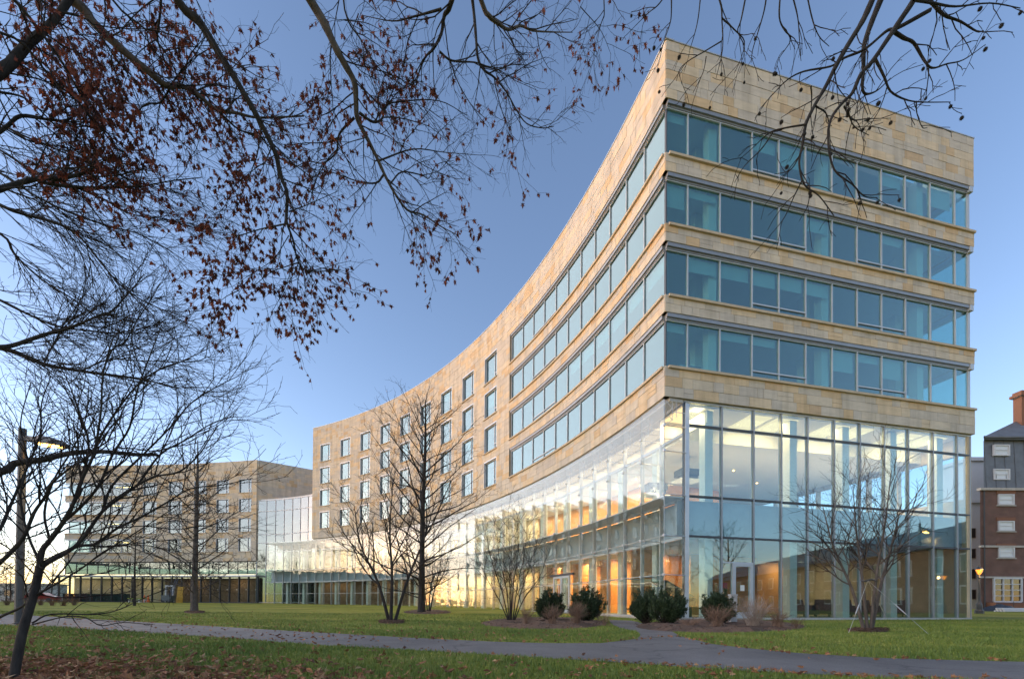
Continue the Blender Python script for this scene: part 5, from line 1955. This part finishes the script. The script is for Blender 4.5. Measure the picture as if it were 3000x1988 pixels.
def mirrored(px, py, zz, rz=0):
    """a point at height zz whose mirror image in the short facade shows on this sight line"""
    r = ray(px, py)
    a0 = A.x * N2.x + A.y * N2.y - 0.2
    k = a0 / (r.x * N2.x + r.y * N2.y)
    p = Vector((r.x * k, r.y * k, EYE + r.z * k))
    dn = r.x * N2.x + r.y * N2.y
    d = Vector((r.x - 2 * dn * N2.x, r.y - 2 * dn * N2.y, r.z))
    s = (zz - p.z) / d.z
    return p + d * s


rl = mirrored(2720, 1548, 9.6)
path_lamp((rl.x - 1.6, rl.y, 0), 0.0, 10.1 / 1.7, 'tall grey path lamp out on the lawn that shows mirrored in the short facade', 20)
for o_ in bpy.data.objects:
    if o_.get('label', '').startswith('tall grey path lamp out'): o_.scale = (1.7, 1.7, 1.7)
rl = mirrored(2750, 1692, 3.45)
lantern((rl.x, rl.y, 0), 'black lantern post by the lawn that shows mirrored in the lower glass', 4)

# ------------------------------------------------------------------ the brick house
def brick_material():
    m, t, b, o = newmat('red_brick')
    g = N(t, 'ShaderNodeNewGeometry')
    sx = N(t, 'ShaderNodeSeparateXYZ')
    t.links.new(g.outputs['Position'], sx.inputs[0])
    ad = N(t, 'ShaderNodeMath', operation='ADD')
    t.links.new(sx.outputs[0], ad.inputs[0]); t.links.new(sx.outputs[1], ad.inputs[1])
    cb = N(t, 'ShaderNodeCombineXYZ')
    t.links.new(ad.outputs[0], cb.inputs[0]); t.links.new(sx.outputs[2], cb.inputs[1])
    br = N(t, 'ShaderNodeTexBrick', ins={'Scale': 1.0, 'Mortar Size': .012, 'Brick Width': .26, 'Row Height': .10, 'Bias': -.2})
    br.inputs['Color1'].default_value = (.15, .060, .045, 1)
    br.inputs['Color2'].default_value = (.085, .036, .030, 1)
    br.inputs['Mortar'].default_value = (.22, .17, .14, 1)
    t.links.new(cb.outputs[0], br.inputs[0])
    f = noise(t, g.outputs['Position'], .8, 4)
    r = ramp(t, [(.3, (.75,) * 3), (.7, (1.2,) * 3)])
    t.links.new(f, r.inputs[0])
    t.links.new(mix(t, br.outputs[0], r.outputs[0], 1.0, 'MULTIPLY'), b.inputs['Base Color'])
    b.inputs['Roughness'].default_value = .9
    return m


BRICK = brick_material()
BRICK2 = plain('chimney_brick', (.22, .10, .06), .9, var=.25, scale=12)
SLATE = plain('lead_cladding', (.13, .14, .16), .55, .1, .18, 1.5)
TRIM = plain('limestone_trim', (.42, .38, .34), .8)
WTRIM = plain('white_trim', (.56, .56, .58), .6, var=.04)
HY = 50.0
hx0 = at_depth(2872, 1600, HY).x
GB = ground(0, HY)
house = thing('brick_house', 'tall red brick house with a lead-clad top storey and chimney beyond the lantern', 'building', (hx0, HY, GB))
hz = lambda py, px=2930: at_depth(px, py, HY).z - GB
hxx = lambda px: at_depth(px, 1600, HY).x - hx0
zc = hz(1433)
HW = 24.0
q = MB(); q.hexa([(0, 0, -.3), (HW, 0, -.3), (HW, 8, -.3), (8.6, 8, -.3), (0, 0, zc), (HW, 0, zc), (HW, 8, zc), (8.6, 8, zc)])
q.build('wall', BRICK, house)
q = MB()
for z, h_, pr in ((zc, .28, .18), (hz(1600), .22, .08), (hz(1690), .20, .05)):
    q.box((HW / 2, -.02, z), (HW + 2 * pr, .1 + pr * 2, h_))
q.build('cornice', TRIM, house)
ze = hz(1285)
x1 = hxx(2893)
q = MB(); q.hexa([(x1, .35, zc), (HW, .35, zc), (HW, 7.8, zc), (x1 + 8.4, 7.8, zc), (x1 + .25, .6, ze), (HW, .6, ze), (HW, 7.8, ze), (x1 + 8.5, 7.8, ze)])
for i in range(14):
    x = x1 + .3 + i * 1.15
    q.hexa([(x, .30, zc), (x + .05, .30, zc), (x + .05, .40, zc), (x, .40, zc), (x, .55, ze), (x + .05, .55, ze), (x + .05, .65, ze), (x, .65, ze)])
q.build('lead_storey', SLATE, house)
q = MB()
q.hexa([(x1 - .25, .1, ze), (HW, .1, ze), (HW, 8, ze), (x1 + 8.6, 8, ze), (x1 - .25, .1, ze + .4), (HW, .1, ze + .4), (HW, 8, ze + .4), (x1 + 8.6, 8, ze + .4)])
rf = q.build('eaves', SLATE, house)
q = MB()
zr = hz(1225, 3000)
xr = hxx(3010)
q.hexa([(x1, .2, ze + .4), (HW, .2, ze + .4), (HW, 7.8, ze + .4), (x1 + 8.4, 7.8, ze + .4), (xr + 5, 3.6, zr + 2.2), (HW, 3.6, zr + 2.2), (HW, 4.6, zr + 2.2), (xr + 6, 4.6, zr + 2.2)])
q.build('roof', SLATE, house)
q = MB()
cx0 = 6.9; zt_ = hz(1135)
q.box((cx0 + 1.7, 2.2, (ze + zt_) / 2), (3.4, .9, zt_ - ze)); q.box((cx0 + 1.7, 2.2, zt_ + .12), (3.9, 1.3, .30)); q.box((cx0 + 1.7, 2.2, zt_ + .42), (3.5, 1.0, .34))
q.build('chimney', BRICK2, house)
q = MB(); q.box((cx0 + 1.7, 2.2, zt_ - .05), (3.7, 1.1, .12)); q.build('chimney_band', SLATE, house)
PANE = glass('house_glass', (.16, .18, .2), .10, .004)
for y0, y1 in ((1300, 1329), (1372, 1400), (1449, 1476), (1527, 1552), (1604, 1630)):
    for k in range(3):
        xa, xb = hxx(2925) + k * 4.6, hxx(2968) + k * 4.6
        za, zb = hz(y1), hz(y0)
        lead = y0 < 1420
        yy = .42 if lead else 0
        q = MB()
        for (u0, u1, w0, w1) in ((xa - .08, xa + .06, za - .08, zb + .08), (xb - .06, xb + .08, za - .08, zb + .08), (xa + .06, xb - .06, za - .08, za + .06), (xa + .06, xb - .06, zb - .06, zb + .08)):
            q.box(((u0 + u1) / 2, yy - .02, (w0 + w1) / 2), (u1 - u0, .22, w1 - w0))
        wn = q.build('window', WTRIM, house)
        q = MB(); q.box(((xa + xb) / 2, yy - .02, (za + zb) / 2), (xb - xa - .12, .03, zb - za - .12)); q.build('pane', plain('window_blind_white', (.62, .64, .66), .35, var=.03) if 'window_blind_white' not in bpy.data.materials else bpy.data.materials['window_blind_white'], wn)
        q = MB(); q.box(((xa + xb) / 2, yy - .06, za + (zb - za) * .5), (xb - xa - .12, .06, .06)); q.build('sash_bar', WTRIM, wn)
        if not lead:
            q = MB(); q.box(((xa + xb) / 2, -.05, za - .18), (xb - xa + .5, .2, .12)); q.build('sill', TRIM, wn)
            q = MB(); q.box(((xa + xb) / 2, -.03, zb + .30), (xb - xa + .5, .12, .36)); q.build('brick_lintel', BRICK2, wn)
# white grid window near the ground
xa, xb, za, zb = hxx(2909), hxx(2989), hz(1761), hz(1693)
q = MB()
for i in range(4):
    x = xa + (xb - xa) * i / 3
    q.box((x, -.06, (za + zb) / 2), (.16 if i in (0, 3) else .09, .2, zb - za))
for j in range(5):
    z = za + (zb - za) * j / 4
    q.box(((xa + xb) / 2, -.062, z), (xb - xa, .18, .16 if j in (0, 4) else .08))
gw_ = q.build('grid_window', WTRIM, house)
for i in range(3):
    for j in range(4):
        q = MB(); q.box((xa + (xb - xa) * (i + .5) / 3, -.03, za + (zb - za) * (j + .5) / 4), ((xb - xa) / 3 - .1, .03, (zb - za) / 4 - .09)); q.build('pane', PANE, gw_)
q = MB(); q.box(((xa + xb) / 2, -.5, za - .35), (xb - xa + 1.6, 1.0, .5)); q.box(((xa + xb) / 2 + 1, -1.3, za - .62), (xb - xa + 3.4, .6, .35)); q.build('brick_step', BRICK2, house)
q = MB()
for x in (xa + .5, xa + 2.4, xa + 4.2): q.tube([Vector((x, -1.6, -.3)), Vector((x, -1.6, 1.05))], .03, 5)
q.tube([Vector((xa - 1.6, -1.6, .85)), Vector((xa + 5.5, -1.6, 1.0))], .025, 5)
q.build('handrail', DMETAL, house)
q = MB(); q.tube([Vector((.35, -.12, -.2)), Vector((.35, -.12, zc - .2))], .07, 6); q.build('downpipe', DMETAL, house)
q = MB(); q.tube([Vector((x1 - .3, .0, ze + .2)), Vector((HW, .0, ze + .2))], .10, 6); q.build('gutter', SLATE, house)
# white bay house beyond
wh = thing('white_bay_house', 'narrow white bay-windowed house front squeezed behind the brick house', 'building', (66.0, HY + 12, GB))
q = MB()
zt2 = at_depth(2865, 1345, HY + 12).z - GB
q.box((1.5, 3, zt2 / 2 - .2), (5, 6, zt2 + .2))
q.build('wall', WTRIM, wh)
q = MB()
for z in (zt2, zt2 * .72): q.box((1.5, 3, z), (5.6, 6.6, .5))
q.build('cornice', WTRIM, wh)
for k in range(4):
    z = 2.2 + k * 2.9
    q = MB(); q.box((-.5, -.02, z), (.8, .1, 1.5)); wnn = q.build('window', TRIM, wh)
    q = MB(); q.box((-.5, -.08, z), (.6, .03, 1.3)); q.build('pane', PANE, wnn)

# things on the grass by the house
def pile(loc):
    t = thing('tarp_heap', 'low heap of dark tarpaulin lying below the brick house steps', 'tarpaulin', loc)
    rg = random.Random(6)
    mb = MB()
    n = 14
    rings = []
    for k in range(5):
        f = 1 - k / 4.2
        rings.append([(2.2 * f * math.cos(6.2832 * i / n) * rg.uniform(.85, 1.1), .8 * f * math.sin(6.2832 * i / n), .75 * (1 - f * f) * rg.uniform(.7, 1.1) - (.05 if k == 0 else 0)) for i in range(n)])
    for a, b in zip(rings, rings[1:]):
        for i in range(n): mb.quad(a[i], a[(i + 1) % n], b[(i + 1) % n], b[i])
    mb.build('tarp', plain('dark_tarp', (.025, .03, .04), .45, var=.3), t)


p_ = at_depth(2930, 1787, 46); p_.z = ground(p_.x, p_.y); pile(p_)
p_ = at_depth(2978, 1795, 43); p_.z = ground(p_.x, p_.y)
t_ = thing('pipe_stack', 'stack of pale pipes lying on the grass at the house edge', 'pipes', p_)
for j in range(3):
    for i in range(7 - j):
        q = MB(); q.lathe((0, 0, 0), [(.07, 0), (.07, .01)], 8)
        q = MB(); q.tube([Vector((-1.2 + (i % 2) * .1, (i + j * .5) * .145, .08 + j * .125)), Vector((2.2 + (i % 2) * .1, (i + j * .5) * .145, .08 + j * .125))], .07, 8, cap=True); q.build('pipe', WTRIM, t_)

# ------------------------------------------------------------------ things at the far wing
def fpt(px, o=-1.9):
    u = fu(px)
    p = FW(u, o, 0)
    return Vector((p[0], p[1], ground(p[0], p[1])))


LADB = plain('ladder_blue', (.05, .09, .16), .4)
YEL = plain('yellow_plastic', (.50, .29, .03), .45)
TUB = plain('grey_plastic', (.12, .14, .16), .6)
ORG = plain('cone_orange', (.75, .16, .03), .5)
lb = fpt(545, -2.6)
lad = thing('ladder', 'dark blue step ladder leaning open beside the yellow hoarding sheet', 'ladder', lb)
for sx in (-.25, .25):
    q = MB(); q.tube([Vector((sx - .45, -.1, 0)), Vector((sx * .7 + .25, 1.0, 3.9))], .05, 4); q.build('rail', LADB, lad)
for k in range(9):
    f = (k + .7) / 10
    q = MB(); a = Vector((-.25 - .45, -.1, 0)).lerp(Vector((-.175 + .25, 1.0, 3.9)), f); b = Vector((.25 - .45, -.1, 0)).lerp(Vector((.175 + .25, 1.0, 3.9)), f); q.tube([a, b], .035, 4); q.build('rung', LADB, lad)
ys_ = thing('yellow_sheet', 'upright yellow hoarding sheet behind the ladder at the far wing', 'sheet', fpt(552, -1.45))
q = MB(); q.hexa([(-.55, 0, 0), (.5, 0, 0), (.5, .08, 0), (-.55, .08, 0), (-.35, .1, 2.6), (.5, .1, 2.6), (.5, .18, 2.6), (-.35, .18, 2.6)]); q.build('sheet', YEL, ys_)
q = MB()
for z in (.6, 1.4, 2.2): q.box((0.02, -.02 + .03 * z, z), (.9, .05, .08))
q.build('batten', plain('yellow_batten', (.55, .30, .02), .5), ys_)
tb = thing('wheeled_tub', 'dark grey wheeled tub standing under the ladder', 'tub', fpt(551, -3.4))
q = MB(); q.hexa([(-.6, -.4, .25), (.6, -.4, .25), (.6, .4, .25), (-.6, .4, .25), (-.8, -.5, 1.1), (.8, -.5, 1.1), (.8, .5, 1.1), (-.8, .5, 1.1)]); q.box((0, 0, 1.13), (1.75, 1.15, .08)); q.build('tub_body', TUB, tb)
for sx in (-.45, .45):
    for sy in (-.3, .3):
        q = MB(); q.tube([Vector((sx - .05, sy, .13)), Vector((sx + .05, sy, .13))], .13, 8, cap=True); q.build('wheel', DMETAL, tb)
for i, px in enumerate((463, 474)):
    c_ = thing('traffic_cone', ('orange site cone standing at the end of the plank benches', 'orange site cone standing next to the lit doorway of the far wing')[i], 'cone', fpt(px, -2.2), 0, 'orange site cones')
    q = MB(); q.lathe((0, 0, 0), [(.22, .05), (.04, 1.25)], 10); q.build('cone', ORG, c_)
    q = MB(); q.box((0, 0, .03), (.55, .55, .06)); q.build('base', TUB, c_)
for i, px in enumerate((436, 452)):
    b_ = thing('plank_bench', ('low bench of green trays beside the ground glazing', 'low bench of green trays next to the orange cones')[i], 'bench', fpt(px, -2.2), 0, 'green tray benches')
    q = MB(); q.box((0, 0, .62), (1.9, .7, .12)); q.build('top', plain('tray_green', (.30, .42, .06), .5) if 'tray_green' not in bpy.data.materials else bpy.data.materials['tray_green'], b_)
    for sx in (-.8, 0, .8):
        q = MB(); q.box((sx, 0, .28), (.10, .6, .56)); q.build('leg', WHITE, b_)

# ------------------------------------------------------------------ people-scale things inside the corner room
def projector(s, o_, z, label):
    p = Vector(RW(s, o_, z))
    t = thing('ceiling_projector', label, 'projector', p, TH, 'dark projectors hung in the corner room')
    q = MB(); q.box((0, 0, .45), (.10, .10, .9)); q.build('hanger', DMETAL, t)
    q = MB(); q.box((0, 0, .0), (1.1, .8, .35)); q.box((.15, 0, -.25), (.7, .6, .16)); q.build('body', DMETAL, t)
    q = MB(); q.tube([Vector((-.3, -.42, 0)), Vector((-.3, -.55, 0))], .13, 10, cap=True); q.build('lens', GMETAL, t)
    q = MB(); q.box((0, 0, -.42), (1.35, .9, .07)); q.build('tray', WHITE, t)


projector(4.2, 4.5, 8.1, 'dark projector on a white tray hung under the ceiling of the corner room')
projector(1.9, 4.0, 7.0, 'dark stacked speaker and projector hung nearest the glass corner')
SEATM = plain('dark_upholstery', (.035, .04, .05), .8)


def armchair(s, o_, rz, label):
    t = thing('armchair', label, 'armchair', RW(s, o_, 0.09), rz, 'dark armchairs behind the ground-floor glass')
    q = MB(); q.box((0, 0, .30), (.8, .8, .28)); q.build('seat', SEATM, t)
    q = MB(); q.hexa([(-.4, .28, .2), (.4, .28, .2), (.4, .44, .2), (-.4, .44, .2), (-.36, .42, .95), (.36, .42, .95), (.36, .54, .95), (-.36, .54, .95)]); q.build('backrest', SEATM, t)
    for sx in (-.42, .42):
        q = MB(); q.box((sx, 0, .38), (.14, .8, .5)); q.build('arm', SEATM, t)
    for sx in (-.33, .33):
        for sy in (-.33, .33):
            q = MB(); q.box((sx, sy, .08), (.05, .05, .16)); q.build('leg', DMETAL, t)


for i, (s, o_, rz) in enumerate(((9.9, 2.2, .4), (11.4, 2.6, 2.6), (12.6, 1.9, .1), (14.9, 2.4, 1.2), (16.4, 2.6, 2.9))):
    armchair(s, o_, rz, ('dark armchair behind the staked tree trunk', 'dark armchair turned sideways behind the guy wire', 'dark armchair close to the glass beside a white column',
                         'dark armchair standing past the staked tree near the lamp reflection', 'dark armchair at the lantern end of the short facade')[i])
p_ = Vector(RW(1.9, 2.2, 0.09))
pn = thing('grand_piano', 'dark grand piano with a sloping lid just inside the glass corner', 'piano', p_, TH)
q = MB(); q.hexa([(-.75, -.7, .55), (.75, -.7, .55), (.75, .9, .55), (-.75, .9, .55), (-.75, -.7, .95), (.75, -.7, .95), (.75, .9, .95), (-.75, .9, .95)]); q.build('case', SEATM, pn)
q = MB(); q.hexa([(-.75, -.6, 1.75), (.75, -.6, .98), (.75, .9, .98), (-.75, .9, 1.75), (-.75, -.6, 1.79), (.75, -.6, 1.02), (.75, .9, 1.02), (-.75, .9, 1.79)]); q.build('lid', SEATM, pn)
for x, y in ((-.6, -.5), (.6, -.5), (0, .7)):
    q = MB(); q.box((x, y, .27), (.1, .1, .56)); q.build('leg', SEATM, pn)

# ------------------------------------------------------------------ far background
rgb = random.Random(77)
made = [leader_tree(900 + i, 9.0, .16, (rgb.uniform(-.3, .3), 0), .16, .42, 26, .6, .75, .012) for i in range(2)]
protos = []
lab = ['far bare tree on the skyline beyond the lawn under the sunset', 'far spreading bare tree beyond the lawn beside the sunset glow']
pos = [(-8, 88, 9), (18, 96, 8), (60, 84, 9), (98, 100, 8), (150, 92, 8.5), (172, 84, 6), (120, 78, 6), (30, 74, 6), (-60, 80, 9)]
for i, (px, d, h) in enumerate(pos):
    g = at_depth(px, 1760, d); g.z = ground(g.x, g.y)
    if i < 2:
        t_ = place_tree('skyline_tree', lab[i], 'tree', px, 1760, made[i], BARK, 'bare trees along the skyline', depth=d)
        protos.append(t_)
    else:
        t_ = copy_tree(protos[i % 2])
        t_['label'] = lab[i % 2]
        t_.location = g
    t_.scale = (h / 9,) * 3
    t_.rotation_euler = (0, 0, i * 1.7)
    t_['label'] = ('far bare tree at the frame edge before the low grey building', 'far bare spreading tree standing behind the lamp pole', 'far bare tree between the lamp pole and the leaning trunk',
                   'far bare tree rising behind the leaning trunk', 'far bare tree just past the leaning trunk, before the far wing', 'small far bare tree beside the end of the far wing',
                   'small far bare tree behind the parked car', 'small far bare tree close to the lamp pole foot', 'far bare tree outside the frame edge on the skyline')[i]
# a thicket of tall bare trees beside the sunset, mirrored along the curved glass
thick = place_tree('lawn_tree', 'tall bare tree of the sunset thicket mirrored in the curved glass', 'tree', -300, 1760, leader_tree(950, 14.0, .26, (.2, 0), .10, .34, 64, .75, .7, .012), BARK, 'bare trees mirrored in the glass', depth=62)
for i in range(15):
    t_ = copy_tree(thick)
    yy = 28 + i * 3.4
    t_.location = (-max(74 + (i * 7) % 17, yy * 1.27 + 5), yy, ground(0, yy))
    t_.rotation_euler = (0, 0, i * 2.3)
    t_.scale = (1, 1, .8 + .07 * ((i * 5) % 6))
# trees across the lawn, seen mirrored in the glass
for i, (x, y, s) in enumerate(((-34, 14, 1.0), (-42, 4, 1.3), (-30, -6, 1.1), (-46, -14, 1.4), (-24, -18, 1.2), (-55, 22, 1.4), (-60, -4, 1.5), (22, -14, 1.2), (34, -6, 1.3), (44, -18, 1.4), (12, -24, 1.2), (56, -2, 1.3), (-8, -22, 1.3), (-50, -30, 1.5), (-38, 30, 1.2), (-48, 34, 1.3), (-56, 12, 1.5), (-66, 28, 1.5), (-70, 6, 1.4), (-62, -18, 1.5), (-40, -22, 1.4), (30, -20, 1.4), (50, -12, 1.5), (18, -10, 1.1), (-28, 22, 1.0))):
    t_ = copy_tree(protos[i % 2])
    t_['label'] = 'bare lawn tree standing behind the photographer and mirrored in the glass'
    t_['group'] = 'bare trees mirrored in the glass'
    t_.location = (x, y, 0)
    t_.scale = (s, s, s)
    t_.rotation_euler = (0, 0, i * 2.1)
def hall(name_label, loc, rz, L, h):
    t = thing('brick_hall', name_label, 'building', loc, rz)
    q = MB(); q.box((0, 5, h / 2 - .2), (L, 10, h + .4)); q.build('wall', BRICK, t)
    q = MB(); q.hexa([(-L / 2 - .4, -.4, h), (L / 2 + .4, -.4, h), (L / 2 + .4, 10.4, h), (-L / 2 - .4, 10.4, h), (-L / 2 + 3, 5, h + 3.2), (L / 2 - 3, 5, h + 3.2), (L / 2 - 3, 5.2, h + 3.2), (-L / 2 + 3, 5.2, h + 3.2)]); q.build('roof', SLATE, t)
    n = int(L / 4)
    for i in range(n):
        for k in range(int(h // 3.2)):
            x = -L / 2 + (i + .5) * L / n
            q = MB(); q.box((x, -.03, 1.9 + 3.2 * k), (1.5, .2, 1.9)); wq = q.build('window', WTRIM, t)
            q = MB(); q.box((x, -.12, 1.9 + 3.2 * k), (1.25, .06, 1.65)); q.build('pane', PANE, wq)


hall('unseen long brick hall added beyond the mirrored trees to darken low reflections in the curved glass', (-102, 40, 0), 1.5, 64, 7.0)  # added out of view to block the low sunset glow from the curved glass
hall('brick hall behind the photographer that shows low in the short facade glass', (68, -14, 0), -1.05, 70, 7.0)
# a low building and a parked car beyond the trees
lb_ = at_depth(25, 1745, 105); lb_.z = ground(lb_.x, lb_.y)
lo = thing('low_building', 'low grey flat-roofed building far off behind the lamp pole', 'building', lb_)
q = MB(); q.box((0, 3, 1.9), (16, 6, 4.4)); q.build('wall', CONC, lo)
q = MB(); q.box((0, 3, 4.2), (16.6, 6.6, .3)); q.build('roof', GMETAL, lo)
for k in range(5):
    q = MB(); q.box((-6 + 3 * k, -.06, 2.0), (1.9, .1, 1.5)); wq = q.build('window', DMETAL, lo)
    q = MB(); q.box((-6 + 3 * k, -.13, 2.0), (1.6, .05, 1.2)); q.build('pane', PANE, wq)
cp_ = at_depth(122, 1757, 70); cp_.z = ground(cp_.x, cp_.y)
car = thing('parked_car', 'small red car with lit tail lamps far away beyond the hedge shrubs', 'car', cp_, .3)
CARP = plain('red_car_paint', (.25, .02, .02), .3, var=.05)
prof = [(-2.1, .35), (-2.1, .85), (-1.7, .95), (-1.1, 1.42), (.5, 1.45), (1.2, .98), (2.0, .85), (2.1, .35)]
q = MB()
for (x0, z0), (x1, z1) in zip(prof, prof[1:]):
    q.quad((x0, -.85, z0), (x1, -.85, z1), (x1, .85, z1), (x0, .85, z0))
q.quad(*[(x, -.85, z) for x, z in prof]); q.quad(*[(x, .85, z) for x, z in prof[::-1]]); q.quad((-2.1, -.85, .35), (-2.1, .85, .35), (2.1, .85, .35), (2.1, -.85, .35))
q.build('body', CARP, car)
q = MB(); q.hexa([(-1.45, -.87, 1.0), (.95, -.87, 1.0), (.95, .87, 1.0), (-1.45, .87, 1.0), (-1.05, -.87, 1.36), (.45, -.87, 1.38), (.45, .87, 1.38), (-1.05, .87, 1.36)]); q.build('window', PANE, car)
for x in (-1.35, 1.35):
    for y in (-.82, .82):
        q = MB(); q.tube([Vector((x, y - .1, .32)), Vector((x, y + .1, .32))], .32, 12, cap=True); q.build('wheel', DMETAL, car)
TAIL = emitter('tail_glow', (1, .05, .03), 8)
for y in (-.65, .65):
    q = MB(); q.box((-2.12, y, .75), (.06, .35, .18)); q.build('tail_light', TAIL, car)

# ------------------------------------------------------------------ grass and fallen leaves
def blade_fields():
    rg = np.random.default_rng(12)
    pts = []
    # density falls off with distance
    for d0, d1, per in ((2.6, 4.5, 2600), (4.5, 7, 1500), (7, 11, 700), (11, 17, 260), (17, 26, 70)):
        y = np.sqrt(rg.uniform(d0 ** 2, d1 ** 2, int(per * (d1 - d0) * (d0 + d1) * 1.22)))
        x = rg.uniform(-1.25, 1.25, len(y)) * y
        pts.append(np.stack([x, y], 1))
    pts = np.concatenate(pts)
    keep = np.ones(len(pts), bool)
    for poly in PPOLY + BPOLY:
        P_ = np.array([[v[0], v[1]] for v in poly])
        c = np.zeros(len(pts), bool)
        j = len(P_) - 1
        for i in range(len(P_)):
            xi, yi = P_[i]; xj, yj = P_[j]
            if yi != yj:
                cr = ((yi > pts[:, 1]) != (yj > pts[:, 1])) & (pts[:, 0] < (xj - xi) * (pts[:, 1] - yi) / (yj - yi) + xi)
                c ^= cr
            j = i
        keep &= ~c
    # not inside the building
    r = np.hypot(pts[:, 0] - CC.x, pts[:, 1] - CC.y)
    s_ = (pts[:, 0] - A.x) * D2.x + (pts[:, 1] - A.y) * D2.y
    o_ = (pts[:, 0] - A.x) * N2.x + (pts[:, 1] - A.y) * N2.y
    keep &= ~((r > RAD - .1) & (o_ < .1) & (s_ > -60))
    pts = pts[keep]
    return pts, rg


pts, rg = blade_fields()
n = len(pts)
gzv = 0.0112 * np.clip(pts[:, 1] - 22, 0, 50)
dist = pts[:, 1]
clump = .5 + .5 * np.sin(pts[:, 0] * 2.3 + 2 * np.sin(pts[:, 1] * 1.7)) * np.sin(pts[:, 1] * 2.9 + 1.5 * np.sin(pts[:, 0] * 1.3))
hgt = rg.uniform(.018, .052, n) * (1 + .015 * dist) * (.65 + .8 * clump)
wid = rg.uniform(.0018, .0034, n) * (1 + .16 * dist)
ang = rg.uniform(0, 2 * np.pi, n)
ln = rg.uniform(0, .8, n) * hgt
la = rg.uniform(0, 2 * np.pi, n)
V = np.zeros((n, 3, 3))
V[:, 0] = np.stack([pts[:, 0] - np.cos(ang) * wid, pts[:, 1] - np.sin(ang) * wid, gzv], 1)
V[:, 1] = np.stack([pts[:, 0] + np.cos(ang) * wid, pts[:, 1] + np.sin(ang) * wid, gzv], 1)
V[:, 2] = np.stack([pts[:, 0] + np.cos(la) * ln, pts[:, 1] + np.sin(la) * ln, gzv + hgt], 1)
me = bpy.data.meshes.new('grass')
me.vertices.add(n * 3)
me.vertices.foreach_set('co', V.reshape(-1))
me.loops.add(n * 3)
me.loops.foreach_set('vertex_index', np.arange(n * 3, dtype=np.int32))
me.polygons.add(n)
me.polygons.foreach_set('loop_start', np.arange(0, n * 3, 3, dtype=np.int32))
patch = .5 + .5 * np.sin(pts[:, 0] * .9 + 1.3 * np.sin(pts[:, 1] * .7)) * np.sin(pts[:, 1] * 1.1 + pts[:, 0] * .3)
tn = np.clip(.10 + .35 * patch + .25 * (1 - clump) + rg.normal(0, .2, n), 0, 1)
at = me.attributes.new('tint', 'FLOAT', 'POINT')
at.data.foreach_set('value', np.repeat(tn, 3).astype(np.float32))
me.update(calc_edges=True)
GRASS = tinted('grass_blade', [(0, (.075, .130, .016)), (.5, (.155, .21, .028)), (.8, (.25, .27, .048)), (1, (.38, .32, .10))], .6, 3, None, .15)
me.materials.append(GRASS)
link('grass', me, kind='stuff')
print('blades', n)

rg = random.Random(55)
lt = MB()


def drop(px, py, size):
    g = on_ground(px, py)
    d = Vector((rg.gauss(0, 1), rg.gauss(0, 1), rg.gauss(0, .28)))
    leaf_shape(lt, Vector((g.x, g.y, g.z + rg.uniform(.008, .045))), d, size, rg, rg.random(), rg.random() < .6)


for _ in range(3000):                          # drifts in the near corner
    px = rg.uniform(-200, 1500) * rg.uniform(.3, 1)
    py = 1988 + 30 - abs(rg.gauss(0, 58))
    if py < 1845 + .03 * px or rg.random() < max(0, px) / 1700: continue
    drop(px, py, rg.uniform(.045, .10))
for _ in range(700):
    px = rg.uniform(0, 2400); py = rg.uniform(1850, 2010)
    g_ = on_ground(px, py)
    if any(in_poly(g_.x, g_.y, P_) for P_ in PPOLY) and rg.random() < .9: continue
    drop(px, py, rg.uniform(.04, .08))
for _ in range(900):                           # scattered over the far lawn
    px = rg.uniform(0, 1750); py = rg.uniform(1785, 1880)
    drop(px, py, rg.uniform(.05, .09))
for _ in range(500):                           # along the path edges
    a, b = PATHS[rg.randrange(2)]
    e = a if rg.random() < .5 else b
    i = rg.randrange(len(e) - 1)
    p = e[i].lerp(e[i + 1], rg.random())
    leaf_shape(lt, Vector((p.x + rg.gauss(0, .09), p.y + rg.gauss(0, .09), ground(p.x, p.y) + .02)), Vector((rg.gauss(0, 1), rg.gauss(0, 1), .1)), rg.uniform(.04, .08), rg, rg.random(), True)
lt.build('fallen_leaves', LITTER, kind='stuff')
